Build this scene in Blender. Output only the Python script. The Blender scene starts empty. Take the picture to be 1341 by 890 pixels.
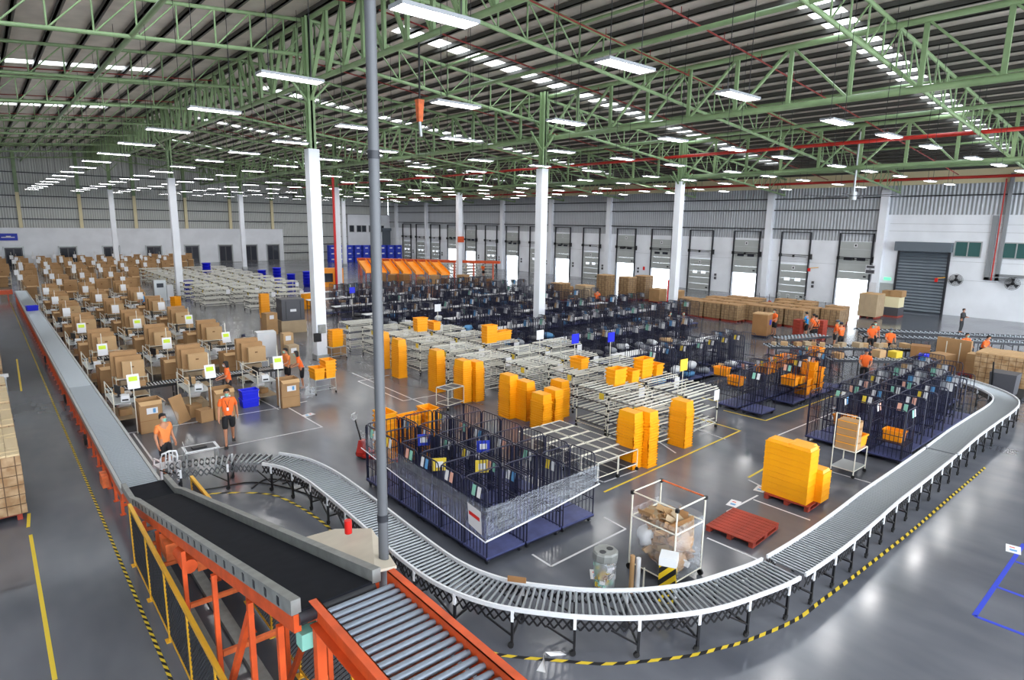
import bpy, math, random
from mathutils import Vector, Matrix
S = bpy.context.scene
COL = S.collection
RND = random.Random(7)
PI = math.pi
# ---------------------------------------------------------------- camera geometry (1341 x 890)
FPX, YAW, PITCH, ROLL, EYE = 817.7, math.radians(40.42), math.radians(10.62), math.radians(0.865), 6.8
_f = Vector((math.sin(YAW)*math.cos(PITCH), math.cos(YAW)*math.cos(PITCH), -math.sin(PITCH)))
_r0 = Vector((math.cos(YAW), -math.sin(YAW), 0)); _u0 = _r0.cross(_f)
_r = _r0*math.cos(ROLL) + _u0*math.sin(ROLL); _u = -_r0*math.sin(ROLL) + _u0*math.cos(ROLL)
def P(px, py, z=0.0):
    """floor-plan point seen at a photo pixel, for a height z"""
    d = _f*FPX + _r*(px-670.5) - _u*(py-445)
    t = (z-EYE)/d.z
    return (d.x*t, d.y*t)
cd = bpy.data.cameras.new('camera'); cam = bpy.data.objects.new('camera', cd); COL.objects.link(cam)
cd.sensor_fit = 'HORIZONTAL'; cd.sensor_width = 36; cd.lens = 36*FPX/1341; cd.clip_end = 500; cd.clip_start = .1
m3 = Matrix((_r, _u, -_f)).transposed(); cam.matrix_world = Matrix.Translation((0,0,EYE)) @ m3.to_4x4()
S.camera = cam
S.view_settings.view_transform = 'Standard'; S.view_settings.look = 'None'
S.view_settings.gamma = 1; S.view_settings.use_curve_mapping = False; S.view_settings.exposure = -0.15
try:
    S.cycles.use_denoising = True; S.cycles.use_light_tree = True
    S.cycles.max_bounces = 6; S.cycles.diffuse_bounces = 4; S.cycles.glossy_bounces = 3; S.cycles.transparent_max_bounces = 12
    S.cycles.sample_clamp_indirect = 6; S.cycles.caustics_reflective = False; S.cycles.caustics_refractive = False
except Exception: pass
# ---------------------------------------------------------------- materials
def lin(c):
    def f(v):
        v /= 255.0
        return v/12.92 if v <= .04045 else ((v+.055)/1.055)**2.4
    return (f(c[0]), f(c[1]), f(c[2]), 1)
MATS = {}
def mat(name, rgb, rough=.55, metal=0.0, var=0.0, vscale=3.0, spec=None, coat=0.0, emit=0.0, rgb2=None, bump=0.0):
    m = bpy.data.materials.new(name); m.use_nodes = True
    nt = m.node_tree; b = nt.nodes['Principled BSDF']
    b.inputs['Base Color'].default_value = lin(rgb); b.inputs['Roughness'].default_value = rough
    b.inputs['Metallic'].default_value = metal
    if coat: b.inputs['Coat Weight'].default_value = coat; b.inputs['Coat Roughness'].default_value = .15
    if emit:
        b.inputs['Emission Color'].default_value = lin(rgb); b.inputs['Emission Strength'].default_value = emit
    if var or rgb2:
        tc = nt.nodes.new('ShaderNodeTexCoord'); n = nt.nodes.new('ShaderNodeTexNoise')
        n.inputs['Scale'].default_value = vscale; n.inputs['Detail'].default_value = 5
        nt.links.new(tc.outputs['Object'], n.inputs['Vector'])
        cr = nt.nodes.new('ShaderNodeValToRGB'); cr.color_ramp.elements[0].position = .35; cr.color_ramp.elements[1].position = .68
        c = lin(rgb); c2 = lin(rgb2) if rgb2 else tuple(min(1, v*(1+var)) for v in c[:3])+(1,)
        c1 = c if rgb2 else tuple(v*(1-var) for v in c[:3])+(1,)
        cr.color_ramp.elements[0].color = c1; cr.color_ramp.elements[1].color = c2
        nt.links.new(n.outputs['Fac'], cr.inputs['Fac']); nt.links.new(cr.outputs['Color'], b.inputs['Base Color'])
        if bump:
            bp = nt.nodes.new('ShaderNodeBump'); bp.inputs['Strength'].default_value = bump
            nt.links.new(n.outputs['Fac'], bp.inputs['Height']); nt.links.new(bp.outputs['Normal'], b.inputs['Normal'])
    MATS[name] = m
    return m
# ---------------------------------------------------------------- mesh builder
class MB:
    def __init__(s): s.v = []; s.f = []; s.m = []; s.s = []
    def add(s, vs, fs, mi=0, smooth=False):
        b = len(s.v); s.v.extend(vs)
        for f in fs: s.f.append(tuple(b+i for i in f)); s.m.append(mi); s.s.append(smooth)
        return s
    def box(s, x0, y0, z0, x1, y1, z1, mi=0):
        if x0 > x1: x0, x1 = x1, x0
        if y0 > y1: y0, y1 = y1, y0
        if z0 > z1: z0, z1 = z1, z0
        return s.add([(x0,y0,z0),(x1,y0,z0),(x1,y1,z0),(x0,y1,z0),(x0,y0,z1),(x1,y0,z1),(x1,y1,z1),(x0,y1,z1)],
            [(3,2,1,0),(4,5,6,7),(0,1,5,4),(1,2,6,5),(2,3,7,6),(3,0,4,7)], mi)
    def cbox(s, cx, cy, cz, sx, sy, sz, mi=0, rz=0.0):
        """box centred on cx,cy with its bottom at cz"""
        h = [(-sx/2,-sy/2),(sx/2,-sy/2),(sx/2,sy/2),(-sx/2,sy/2)]; c, n = math.cos(rz), math.sin(rz)
        q = [(cx+a*c-b*n, cy+a*n+b*c) for a, b in h]
        return s.add([(x,y,cz) for x, y in q]+[(x,y,cz+sz) for x, y in q],
            [(3,2,1,0),(4,5,6,7),(0,1,5,4),(1,2,6,5),(2,3,7,6),(3,0,4,7)], mi)
    def frus(s, cx, cy, z0, z1, a0, b0, a1, b1, mi=0, cap=True):
        v = [(cx-a0/2,cy-b0/2,z0),(cx+a0/2,cy-b0/2,z0),(cx+a0/2,cy+b0/2,z0),(cx-a0/2,cy+b0/2,z0),
             (cx-a1/2,cy-b1/2,z1),(cx+a1/2,cy-b1/2,z1),(cx+a1/2,cy+b1/2,z1),(cx-a1/2,cy+b1/2,z1)]
        f = [(3,2,1,0),(0,1,5,4),(1,2,6,5),(2,3,7,6),(3,0,4,7)]
        if cap: f.append((4,5,6,7))
        return s.add(v, f, mi)
    def bar(s, a, b, w, h=None, mi=0, up=(0,0,1)):
        a = Vector(a); b = Vector(b); d = b-a
        if d.length < 1e-6: return s
        d.normalize(); u = Vector(up)
        if abs(d.dot(u)) > .98: u = Vector((1,0,0))
        sd = d.cross(u).normalized(); un = sd.cross(d).normalized(); h = h or w
        o = [sd*(-w/2)+un*(-h/2), sd*(w/2)+un*(-h/2), sd*(w/2)+un*(h/2), sd*(-w/2)+un*(h/2)]
        return s.add([tuple(a+k) for k in o]+[tuple(b+k) for k in o],
            [(3,2,1,0),(4,5,6,7),(0,1,5,4),(1,2,6,5),(2,3,7,6),(3,0,4,7)], mi)
    def cyl(s, a, b, r, n=10, mi=0, r2=None, smooth=True, caps=True):
        a = Vector(a); b = Vector(b); d = (b-a).normalized(); u = Vector((0,0,1))
        if abs(d.dot(u)) > .98: u = Vector((1,0,0))
        x = d.cross(u).normalized(); y = d.cross(x).normalized(); r2 = r if r2 is None else r2
        vs = []
        for c, q in ((a, r), (b, r2)):
            for i in range(n):
                t = 2*PI*i/n; vs.append(tuple(c+x*(q*math.cos(t))+y*(q*math.sin(t))))
        s.add(vs, [(i,(i+1)%n,n+(i+1)%n,n+i) for i in range(n)], mi, smooth)
        if caps:
            s.add(vs[:n], [tuple(range(n-1,-1,-1))], mi); s.add(vs[n:], [tuple(range(n))], mi)
        return s
    def lathe(s, prof, cx=0, cy=0, n=14, mi=0, smooth=True):
        vs = []; m = len(prof)
        for r, z in prof:
            for i in range(n):
                t = 2*PI*i/n; vs.append((cx+r*math.cos(t), cy+r*math.sin(t), z))
        return s.add(vs, [(j*n+i, j*n+(i+1)%n, (j+1)*n+(i+1)%n, (j+1)*n+i) for j in range(m-1) for i in range(n)], mi, smooth)
    def tube(s, pts, r, n=8, mi=0, closed=False):
        pts = [Vector(p) for p in pts]; k = len(pts); vs = []
        for i, p in enumerate(pts):
            d = (pts[min(i+1,k-1)]-pts[max(i-1,0)]).normalized(); u = Vector((0,0,1))
            if abs(d.dot(u)) > .95: u = Vector((1,0,0))
            x = d.cross(u).normalized(); y = d.cross(x).normalized()
            for j in range(n):
                t = 2*PI*j/n; vs.append(tuple(p+x*(r*math.cos(t))+y*(r*math.sin(t))))
        return s.add(vs, [(i*n+j, i*n+(j+1)%n, (i+1)*n+(j+1)%n, (i+1)*n+j) for i in range(k-1) for j in range(n)], mi, True)
    def quad(s, a, b, c, d, mi=0): return s.add([a,b,c,d], [(0,1,2,3)], mi)
    def slab(s, poly, z0, z1, mi=0):
        n = len(poly)
        return s.add([(x,y,z0) for x, y in poly]+[(x,y,z1) for x, y in poly],
            [tuple(range(n-1,-1,-1)), tuple(range(n,2*n))]+[(i,(i+1)%n,n+(i+1)%n,n+i) for i in range(n)], mi)
    def build(s, name, mats, parent=None, loc=None, rz=0):
        me = bpy.data.meshes.new(name); me.from_pydata(s.v, [], s.f)
        for mm in (mats if isinstance(mats, (list, tuple)) else [mats]): me.materials.append(MATS[mm] if isinstance(mm, str) else mm)
        if s.f:
            me.polygons.foreach_set('material_index', s.m); me.polygons.foreach_set('use_smooth', s.s)
        me.update()
        o = bpy.data.objects.new(name, me); COL.objects.link(o)
        if parent is not None: o.parent = parent; KIDS.setdefault(parent.name, []).append(o)
        if loc is not None: o.location = loc
        if rz: o.rotation_euler = (0,0,rz)
        return o
KIDS = {}
ALL_LABELS = {}
def tag(o, label=None, cat=None, group=None, kind=None):
    if label:
        o['label'] = label; n = len(label.split())
        if not 4 <= n <= 16: print('LABELLEN', n, label)
        if label in ALL_LABELS and not group: print('DUPLABEL', label)
        ALL_LABELS[label] = 1
    if cat: o['category'] = cat
    if group: o['group'] = group
    if kind: o['kind'] = kind
    return o
def empty(name, loc, rz=0.0):
    o = bpy.data.objects.new(name, None); COL.objects.link(o); o.location = loc; o.rotation_euler = (0,0,rz)
    o.empty_display_size = .2
    return o
def thing(name, label, cat, loc, rz=0.0, group=None): return tag(empty(name, loc, rz), label, cat, group)
def dup(o, loc=None, rz=None, label=None, group=None, parent=None, skip=()):
    c = o.copy(); COL.objects.link(c)
    if parent is not None: c.parent = parent; KIDS.setdefault(parent.name, []).append(c)
    if loc is not None: c.location = loc
    if rz is not None: c.rotation_euler = (0,0,rz)
    if label: tag(c, label)
    if group: c['group'] = group
    for ch in list(KIDS.get(o.name, ())):
        if ch.name.split('.')[0] in skip: continue
        dup(ch, parent=c)
    return c
def struct(o): o['kind'] = 'structure'; return o
_U = ['zeroth','first','second','third','fourth','fifth','sixth','seventh','eighth','ninth','tenth','eleventh','twelfth','thirteenth','fourteenth',
      'fifteenth','sixteenth','seventeenth','eighteenth','nineteenth']
_T = ['','','twenty','thirty','forty','fifty','sixty','seventy']
_TT = ['','','twentieth','thirtieth','fortieth','fiftieth','sixtieth','seventieth']
def nth(i):
    if i < 20: return _U[i]
    return _TT[i//10] if i % 10 == 0 else _T[i//10]+'-'+_U[i%10]
# ================================================================ materials
mat('white_paint', (238,241,247), .6, var=.05, vscale=.6)
mat('white_gloss', (240,242,246), .35)
mat('green_steel', (130,155,112), .45, var=.10, vscale=1.5)
mat('purlin_steel', (70,69,65), .5)
mat('roof_foil', (204,197,187), .42, metal=.2, var=.12, vscale=.9)
mat('cream_panel', (232,220,180), .6)
mat('dark_steel', (52,54,60), .45, metal=.3)
mat('black_steel', (26,26,30), .45, metal=.2)
mat('black_rubber', (22,22,24), .8)
mat('grey_steel', (96,98,102), .5, metal=.2)
mat('roller_steel', (196,204,212), .28, metal=.75)
mat('zinc', (180,184,186), .4, metal=.5)
mat('orange_steel', (214,84,34), .5, var=.16, vscale=4)
mat('rust_orange', (214,104,52), .6, var=.25, vscale=6)
mat('yellow_steel', (226,170,44), .45, var=.08, vscale=4)
mat('belt', (30,32,39), .85, var=.12, vscale=5)
MATS['belt'].node_tree.nodes['Principled BSDF'].inputs['Specular IOR Level'].default_value = .15
mat('rail_grey', (140,142,140), .5, metal=.2, var=.14, vscale=6)
mat('navy_steel', (22,24,50), .42)
mat('navy_base', (76,82,128), .45, var=.25, vscale=3)
mat('crate_yellow', (255,170,14), .42, var=.05, vscale=4)
mat('crate_orange', (255,160,16), .45)
mat('blue_plastic', (28,40,226), .4)
mat('carton', (172,134,92), .75, var=.08, vscale=2)
mat('carton_light', (194,158,114), .75, var=.06, vscale=2)
mat('carton_dark', (150,108,66), .78, var=.08, vscale=2)
mat('carton_grey', (176,154,124), .75, var=.06, vscale=2)
mat('carton_edge', (112,78,46), .85)
mat('tape_clear', (214,190,150), .3)
mat('paper', (226,226,229), .6)
mat('paper_lime', (196,220,40), .6)
mat('ivory_pipe', (226,222,208), .4)
mat('rack_track', (206,204,194), .4)
mat('red_paint', (178,40,30), .45)
mat('pallet_red', (158,56,38), .7, var=.2, vscale=5)
mat('wood', (190,160,120), .7, var=.15, vscale=5)
mat('tape_white', (214,214,218), .6)
mat('tape_yellow', (226,196,50), .55)
mat('tape_blue', (36,60,190), .55)
mat('door_grey', (176,180,178), .5, var=.04, vscale=1)
mat('shutter_grey', (110,120,130), .45, metal=.3)
mat('window_glass_green', (56,98,96), .15)
mat('dark_glass', (48,52,62), .12)
mat('conduit_grey', (150,154,158), .45, metal=.4)
mat('skin', (196,136,104), .6)
mat('shirt_orange', (255,112,40), .75)
mat('shirt_peach', (244,140,72), .75)
mat('shirt_grey', (90,94,108), .75)
mat('shirt_blue', (40,150,220), .75)
mat('uniform_dark', (54,56,60), .75)
mat('cloth_black', (26,26,30), .8)
mat('hair_black', (22,18,18), .7)
mat('mask_teal', (140,206,190), .7)
mat('shoe', (30,30,34), .6)
mat('cap_navy', (40,46,70), .7)
mat('bag_white', (222,224,228), .45)
mat('bag_grey', (150,154,162), .5)
mat('tag_mint', (140,200,180), .6)
mat('tag_pink', (226,170,150), .6)
mat('tag_sky', (90,150,200), .6)
mat('tag_yellow', (226,196,60), .6)
mat('green_plastic', (40,140,90), .5)
mat('charcoal_plastic', (74,74,80), .5)
mat('translucent_grey', (186,190,192), .4)
mat('light_housing', (150,153,158), .4)
mat('red_dark', (128,40,34), .5)
mat('roller_dark', (158,164,170), .3, metal=.7)
mat('roller_blue', (132,142,156), .42, metal=.5)
mat('light_diffuser', (255,252,250), .4, emit=36.0)
mat('daylight_glow_pane', (240,246,255), .3, emit=1.2)  # emission stands in for daylight behind the shut-door panes
mat('roof_fill_glow', (255,252,250), .4, emit=24.0)  # added upward glow that lifts the roof brightness
mat('fire_red', (214,30,26), .4)
mat('exit_green', (110,220,170), .4, emit=1.0)
# floor: polished concrete
def floor_mat():
    m = bpy.data.materials.new('concrete'); m.use_nodes = True; nt = m.node_tree; b = nt.nodes['Principled BSDF']
    N = nt.nodes.new; L = nt.links.new
    tc = N('ShaderNodeTexCoord')
    n1 = N('ShaderNodeTexNoise'); n1.inputs['Scale'].default_value = .16; n1.inputs['Detail'].default_value = 4; n1.inputs['Roughness'].default_value = .6
    n2 = N('ShaderNodeTexNoise'); n2.inputs['Scale'].default_value = .9; n2.inputs['Detail'].default_value = 3
    n3 = N('ShaderNodeTexNoise'); n3.inputs['Scale'].default_value = 9; n3.inputs['Detail'].default_value = 3
    mp = N('ShaderNodeMapping'); mp.inputs['Scale'].default_value = (1,.35,1)
    L(tc.outputs['Object'], n1.inputs['Vector']); L(tc.outputs['Object'], mp.inputs['Vector']); L(mp.outputs['Vector'], n2.inputs['Vector']); L(tc.outputs['Object'], n3.inputs['Vector'])
    mx = N('ShaderNodeMath'); mx.operation = 'MULTIPLY_ADD'; mx.inputs[1].default_value = .55; L(n1.outputs['Fac'], mx.inputs[0])
    m2 = N('ShaderNodeMath'); m2.operation = 'MULTIPLY'; m2.inputs[1].default_value = .45; L(n2.outputs['Fac'], m2.inputs[0]); L(m2.outputs[0], mx.inputs[2])
    cr = N('ShaderNodeValToRGB'); cr.color_ramp.elements[0].position = .34; cr.color_ramp.elements[1].position = .66
    cr.color_ramp.elements[0].color = lin((76,79,89)); cr.color_ramp.elements[1].color = lin((116,118,126))
    L(mx.outputs[0], cr.inputs['Fac']); L(cr.outputs['Color'], b.inputs['Base Color'])
    rr = N('ShaderNodeMapRange'); rr.inputs['From Min'].default_value = .3; rr.inputs['From Max'].default_value = .7
    rr.inputs['To Min'].default_value = .10; rr.inputs['To Max'].default_value = .24
    L(n1.outputs['Fac'], rr.inputs['Value']); L(rr.outputs['Result'], b.inputs['Roughness'])
    b.inputs['Specular IOR Level'].default_value = .6
    MATS['concrete'] = m
floor_mat()
def stripes(name, c1, c2, axis_scale, rough=.55, direction='X', bump=0.0, metal=0.0, sharp=True):
    """colour bands (or ribs when bump is set) along one object axis"""
    m = bpy.data.materials.new(name); m.use_nodes = True; nt = m.node_tree; b = nt.nodes['Principled BSDF']
    N = nt.nodes.new; L = nt.links.new
    tc = N('ShaderNodeTexCoord'); w = N('ShaderNodeTexWave'); w.wave_type = 'BANDS'; w.bands_direction = direction
    w.inputs['Scale'].default_value = axis_scale; w.inputs['Distortion'].default_value = 0
    L(tc.outputs['Object'], w.inputs['Vector'])
    b.inputs['Roughness'].default_value = rough; b.inputs['Metallic'].default_value = metal
    cr = N('ShaderNodeValToRGB'); cr.color_ramp.interpolation = 'CONSTANT' if sharp else 'LINEAR'
    cr.color_ramp.elements[0].color = lin(c1); cr.color_ramp.elements[1].color = lin(c2)
    cr.color_ramp.elements[1].position = .5 if sharp else .9
    L(w.outputs['Fac'], cr.inputs['Fac']); L(cr.outputs['Color'], b.inputs['Base Color'])
    if bump:
        bp = N('ShaderNodeBump'); bp.inputs['Strength'].default_value = bump; bp.inputs['Distance'].default_value = .05
        L(w.outputs['Fac'], bp.inputs['Height']); L(bp.outputs['Normal'], b.inputs['Normal'])
    MATS[name] = m
stripes('corrugated', (166,170,176), (196,200,206), 1.1, .45, 'Y', bump=.9, metal=.2, sharp=False)
stripes('corrugated_back', (172,174,172), (198,200,198), 1.1, .45, 'X', bump=.9, metal=.2, sharp=False)
stripes('hazard_diag', (226,190,30), (24,24,24), 2.6, .5, 'DIAGONAL')
def carton_mat(name, base, seam, sx, sy, sz, blotch=None):
    """shrink-wrapped cartons: seams every sx, sy, sz metres"""
    m = bpy.data.materials.new(name); m.use_nodes = True; nt = m.node_tree; b = nt.nodes['Principled BSDF']
    N = nt.nodes.new; L = nt.links.new; tc = N('ShaderNodeTexCoord'); sp = N('ShaderNodeSeparateXYZ'); L(tc.outputs['Object'], sp.inputs[0])
    prev = None
    for ax, st in (('X', sx), ('Y', sy), ('Z', sz)):
        d = N('ShaderNodeMath'); d.operation = 'DIVIDE'; d.inputs[1].default_value = st; L(sp.outputs[ax], d.inputs[0])
        f = N('ShaderNodeMath'); f.operation = 'FRACT'; L(d.outputs[0], f.inputs[0])
        c = N('ShaderNodeMath'); c.operation = 'COMPARE'; c.inputs[1].default_value = .5; c.inputs[2].default_value = .46; L(f.outputs[0], c.inputs[0])
        if prev is None: prev = c
        else:
            mm = N('ShaderNodeMath'); mm.operation = 'MULTIPLY'; L(prev.outputs[0], mm.inputs[0]); L(c.outputs[0], mm.inputs[1]); prev = mm
    n = N('ShaderNodeTexNoise'); n.inputs['Scale'].default_value = 5; L(tc.outputs['Object'], n.inputs['Vector'])
    cr = N('ShaderNodeValToRGB'); cr.color_ramp.elements[0].position = .35; cr.color_ramp.elements[1].position = .7
    cr.color_ramp.elements[0].color = lin(base); cr.color_ramp.elements[1].color = lin(blotch or tuple(min(255,v+24) for v in base))
    L(n.outputs['Fac'], cr.inputs['Fac'])
    mx = N('ShaderNodeMix'); mx.data_type = 'RGBA'; mx.inputs[6].default_value = lin(seam)
    L(prev.outputs[0], mx.inputs[0]); L(cr.outputs['Color'], mx.inputs[7]); L(mx.outputs[2], b.inputs['Base Color'])
    b.inputs['Roughness'].default_value = .45
    MATS[name] = m
carton_mat('wrapped_cartons', (150,114,76), (92,66,42), .25, .25, .23, (190,160,124))
carton_mat('wrapped_cartons_dark', (138,110,80), (74,54,38), .40, .40, .18, (166,138,104))
def film_mat(name, dens, white=(225,230,238), stretch=(1,1,14), scale=3.0, alpha_max=.6, detail=3):
    m = bpy.data.materials.new(name); m.use_nodes = True; nt = m.node_tree; b = nt.nodes['Principled BSDF']
    N = nt.nodes.new; L = nt.links.new; tc = N('ShaderNodeTexCoord'); mp = N('ShaderNodeMapping'); mp.inputs['Scale'].default_value = stretch
    n = N('ShaderNodeTexNoise'); n.inputs['Scale'].default_value = scale; n.inputs['Detail'].default_value = detail
    L(tc.outputs['Object'], mp.inputs['Vector']); L(mp.outputs['Vector'], n.inputs['Vector'])
    r = N('ShaderNodeMapRange'); r.inputs['From Min'].default_value = .42; r.inputs['From Max'].default_value = .72
    r.inputs['To Min'].default_value = dens; r.inputs['To Max'].default_value = alpha_max
    L(n.outputs['Fac'], r.inputs['Value']); L(r.outputs['Result'], b.inputs['Alpha'])
    b.inputs['Base Color'].default_value = lin(white); b.inputs['Roughness'].default_value = .38; b.inputs['Specular IOR Level'].default_value = .3
    MATS[name] = m
film_mat('stretch_film', .10, stretch=(.4,.4,7), alpha_max=.30, detail=1)
mat('pale_plate', (206,196,180), .6, var=.06, vscale=3)
film_mat('bin_plastic', .28, stretch=(1,1,1), scale=2.0, alpha_max=.5)
film_mat('clear_sheet', .10, stretch=(1,1,1), scale=2.0, alpha_max=.32)
def roof_light_mat():
    m = bpy.data.materials.new('roof_light'); m.use_nodes = True; nt = m.node_tree; nt.nodes.clear()
    o = nt.nodes.new('ShaderNodeOutputMaterial'); t = nt.nodes.new('ShaderNodeBsdfTranslucent'); t.inputs['Color'].default_value = (.9,.9,.88,1)
    nt.links.new(t.outputs[0], o.inputs['Surface']); MATS['roof_light'] = m
roof_light_mat()

# ================================================================ the building
XW, YB, XL, YR = 59.35, 106.0, -22.0, -16.0        # dock wall, back wall, left wall, rear end of the modelled hall
XR = 13.0                                        # ridge
def roof_z(x): return 15.8-.100*(x-XR) if x >= XR else 15.8+.085*(x-XR)
def bot_z(x): return 14.3-.099*(x-XR) if x >= XR else 14.3+.075*(x-XR)
struct(MB().box(XL,YR,-.2,XW+.3,YB+.3,0).build('floor','concrete'))
struct(MB().box(XW+.3,YR,-1.3,XW+45,YB,-1.2).build('ground_outside','white_paint'))
# roof sheets with gaps for the roof lights
SKY = [(-6.5,-5.3),(11.4,12.7),(27.6,28.8),(46.2,47.4),(64.4,65.5),(82.5,83.5)]
def roof():
    mb = MB(); ml = MB()
    edges = [YR]
    for a, b in SKY: edges += [a, b]
    edges.append(YB+.3)
    for i in range(len(edges)-1):
        y0, y1 = edges[i], edges[i+1]
        for (xa, xb) in ((XL, XR), (XR, XW+.4)):
            za, zb = roof_z(xa)+.42, roof_z(xb)+.42
            if i % 2 == 0:
                mb.add([(xa,y0,za),(xb,y0,zb),(xb,y1,zb),(xa,y1,za),(xa,y0,za+.06),(xb,y0,zb+.06),(xb,y1,zb+.06),(xa,y1,za+.06)],
                    [(3,2,1,0),(4,5,6,7),(0,1,5,4),(1,2,6,5),(2,3,7,6),(3,0,4,7)])
    struct(mb.build('ceiling','roof_foil'))
    k = 0
    for a, b in SKY:
        for (xa, xb) in ((XL+4, XR-3.5), (XR+3.5, XW-6)):
            za, zb = roof_z(xa)+.47, roof_z(xb)+.47; k += 1
            struct(MB().add([(xa,a,za),(xb,a,zb),(xb,b,zb),(xa,b,za)], [(0,1,2,3)]).build('window_%d' % (40+k), 'roof_light'))
        # opaque sheets over the ends of the strip
        for (xa, xb) in ((XL, XL+4), (XR-3.5, XR), (XR, XR+3.5), (XW-6, XW+.4)):
            za, zb = roof_z(xa)+.43, roof_z(xb)+.43
            k += 1
            struct(MB().add([(xa,a,za),(xb,a,zb),(xb,b,zb),(xa,b,za)], [(0,1,2,3)]).build('ceiling.%03d' % k, 'roof_foil'))
roof()
x = XR-.4; i = 0
PURX = []
while x > XL: PURX.append(x); x -= 1.5
x = XR+.4
while x < XW: PURX.append(x); x += 1.17
for px in PURX:
    z = roof_z(px)
    struct(MB().box(px-.05,YR,z+.21,px+.05,YB,z+.41).box(px-.05,YR,z+.21,px+.14,YB,z+.23).build('roof_purlin','purlin_steel'))
# ---- trusses across the hall (one object per truss, sloping with the roof)
TY = [-9.6,.2,10.05,19.85,29.7,39.5,49.3,59.3,69.1,79,88.8,98.6]
def truss(y):
    root = struct(empty('roof_truss', (0,y,0)))
    for (xa, xb, nm) in ((XR, XW-.3, 'east'), (XL, XR, 'west')):
        t = MB(); b = MB(); w = MB()
        t.cyl((xa,0,roof_z(xa)), (xb,0,roof_z(xb)), .085, 8); b.cyl((xa,0,bot_z(xa)), (xb,0,bot_z(xb)), .085, 8)
        n = int(abs(xb-xa)/1.45); st = (xb-xa)/n
        for i in range(n+1):
            x = xa+st*i
            w.cyl((x,0,bot_z(x)), (x,0,roof_z(x)), .04, 6, caps=False)
            if i < n:
                x2 = x+st; d = (i//5) % 2 if xa == XR else 1
                if d == 0: w.cyl((x,0,roof_z(x)), (x2,0,bot_z(x2)), .036, 6, caps=False)
                else: w.cyl((x,0,bot_z(x)), (x2,0,roof_z(x2)), .036, 6, caps=False)
        t.build('top_chord','green_steel',root); b.build('bottom_chord','green_steel',root); w.build('web','green_steel',root)
for y in TY: truss(y)
# ---- girders along the hall over the column lines
def girder(x, zb, zt, pitch, w, r_ch):
    root = struct(empty('roof_girder', (x,0,0)))
    t = MB().cyl((0,YR,zt), (0,YB,zt), r_ch, 8); b = MB().cyl((0,YR,zb), (0,YB,zb), r_ch*1.15, 8); q = MB()
    n = int((YB-YR)/pitch); st = (YB-YR)/n
    for i in range(n+1):
        y = YR+st*i
        q.bar((0,y,zb), (0,y,zt), w, w*.6)
        if i < n:
            if (i//6) % 2: q.bar((0,y,zb), (0,y+st,zt), w*.85, w*.5)
            else: q.bar((0,y,zt), (0,y+st,zb), w*.85, w*.5)
    t.build('top_chord','green_steel',root); b.build('bottom_chord','green_steel',root); q.build('web','green_steel',root)
girder(12.55, 13.05, 15.75, 1.65, .19, .10)
girder(27.1, 11.85, 14.25, 2.45, .17, .12)
girder(41.5, 10.42, 12.9, 2.45, .17, .12)
for (x, z) in ((20.3,13.62),(34.9,12.2),(48.6,10.85),(5.5,13.78),(-2.5,13.1)):
    struct(MB().cyl((x,YR,z), (x,YB,z), .095, 8).build('roof_strut','green_steel'))
for (x, z) in ((20.3,15.1),(34.9,13.62),(48.6,12.25)):
    struct(MB().cyl((x,YR,z-.06), (x,YB,z-.06), .07, 8).build('roof_strut','green_steel'))
# ---- columns: white painted, green steel head
for (x, y) in ((12.45,29.3),(12.95,59.5),(13.1,91.5),(28.1,90.6),(28.3,61.1),(42.8,90.1),(41.8,58.6),(26.75,28.8),(41.1,28.9)):
    root = struct(empty('column', (x,y,0)))
    w = .52
    MB().box(-w/2,-w/2,0,w/2,w/2,10.05).build('painted_shaft','white_paint',root)
    top = roof_z(x)+.05
    g = MB(); g.box(-.16,-.2,10.05,.16,-.14,top); g.box(-.16,.14,10.05,.16,.2,top); g.box(-.05,-.2,10.05,.05,.2,top)
    zb = bot_z(x)-1.3 if x < 20 else bot_z(x)-1.0
    for sy in (-1, 1):
        g.bar((0,0,zb-.9), (0,sy*1.0,zb+.05), .12, .08); g.bar((0,0,zb-.9), (sy*1.0,0,zb+.2), .12, .08)
    g.build('green_head','green_steel',root)
    MB().box(-w/2-.04,-w/2-.04,0,w/2+.04,w/2+.04,.25).build('plinth','zinc',root)
# ---- dock wall: white panels to 5.6 m, corrugated sheet above, with door openings
DOORS = [(22.9,'open',2.3),(28.3,'shut',0),(33.3,'open',2.15),(38.55,'shut',0),(43.65,'open',1.9),(48.8,'open',2.26),(54.4,'shut',0),(59.5,'open',2.2),
         (64.6,'shut',0),(69.8,'open',2.1),(74.8,'shut',0),(79.9,'open',2.3),(84.9,'open',2.5),(90.0,'shut',0),(94.6,'shut',0),(99.2,'shut',0)]
DW, DH = 1.30, 3.28
mb = MB(); y = 20.6
ys = [20.6]
for (c, st, zb) in DOORS: ys += [c-DW, c+DW]
ys.append(YB)
for i in range(0, len(ys), 2):
    if ys[i+1] > ys[i]: mb.box(XW,ys[i],0,XW+.25,ys[i+1],5.65)
for (c, st, zb) in DOORS: mb.box(XW,c-DW,DH,XW+.25,c+DW,5.65)
mb.box(XW,YR,0,XW+.25,15.9,7.95); mb.box(XW,15.9,5.4,XW+.25,19.3,7.95); mb.box(XW,19.3,0,XW+.25,20.6,7.95)
struct(mb.build('wall_right','white_paint'))
struct(MB().box(XW+.05,20.6,5.65,XW+.2,YB,10.35).box(XW+.05,YR,7.95,XW+.2,20.6,10.35).build('wall_right.001','corrugated'))
struct(MB().box(XW+.02,YR,10.35,XW+.2,YB,11.75).build('wall_right.002','cream_panel'))
g = MB()
for z in (6.55,8.3,9.35): g.box(XW-.12,20.9,z,XW+.04,YB,z+.1)
g.box(XW-.12,YR,9.4,XW+.04,20.6,9.5)
struct(g.build('trim_1','dark_steel'))
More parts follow.
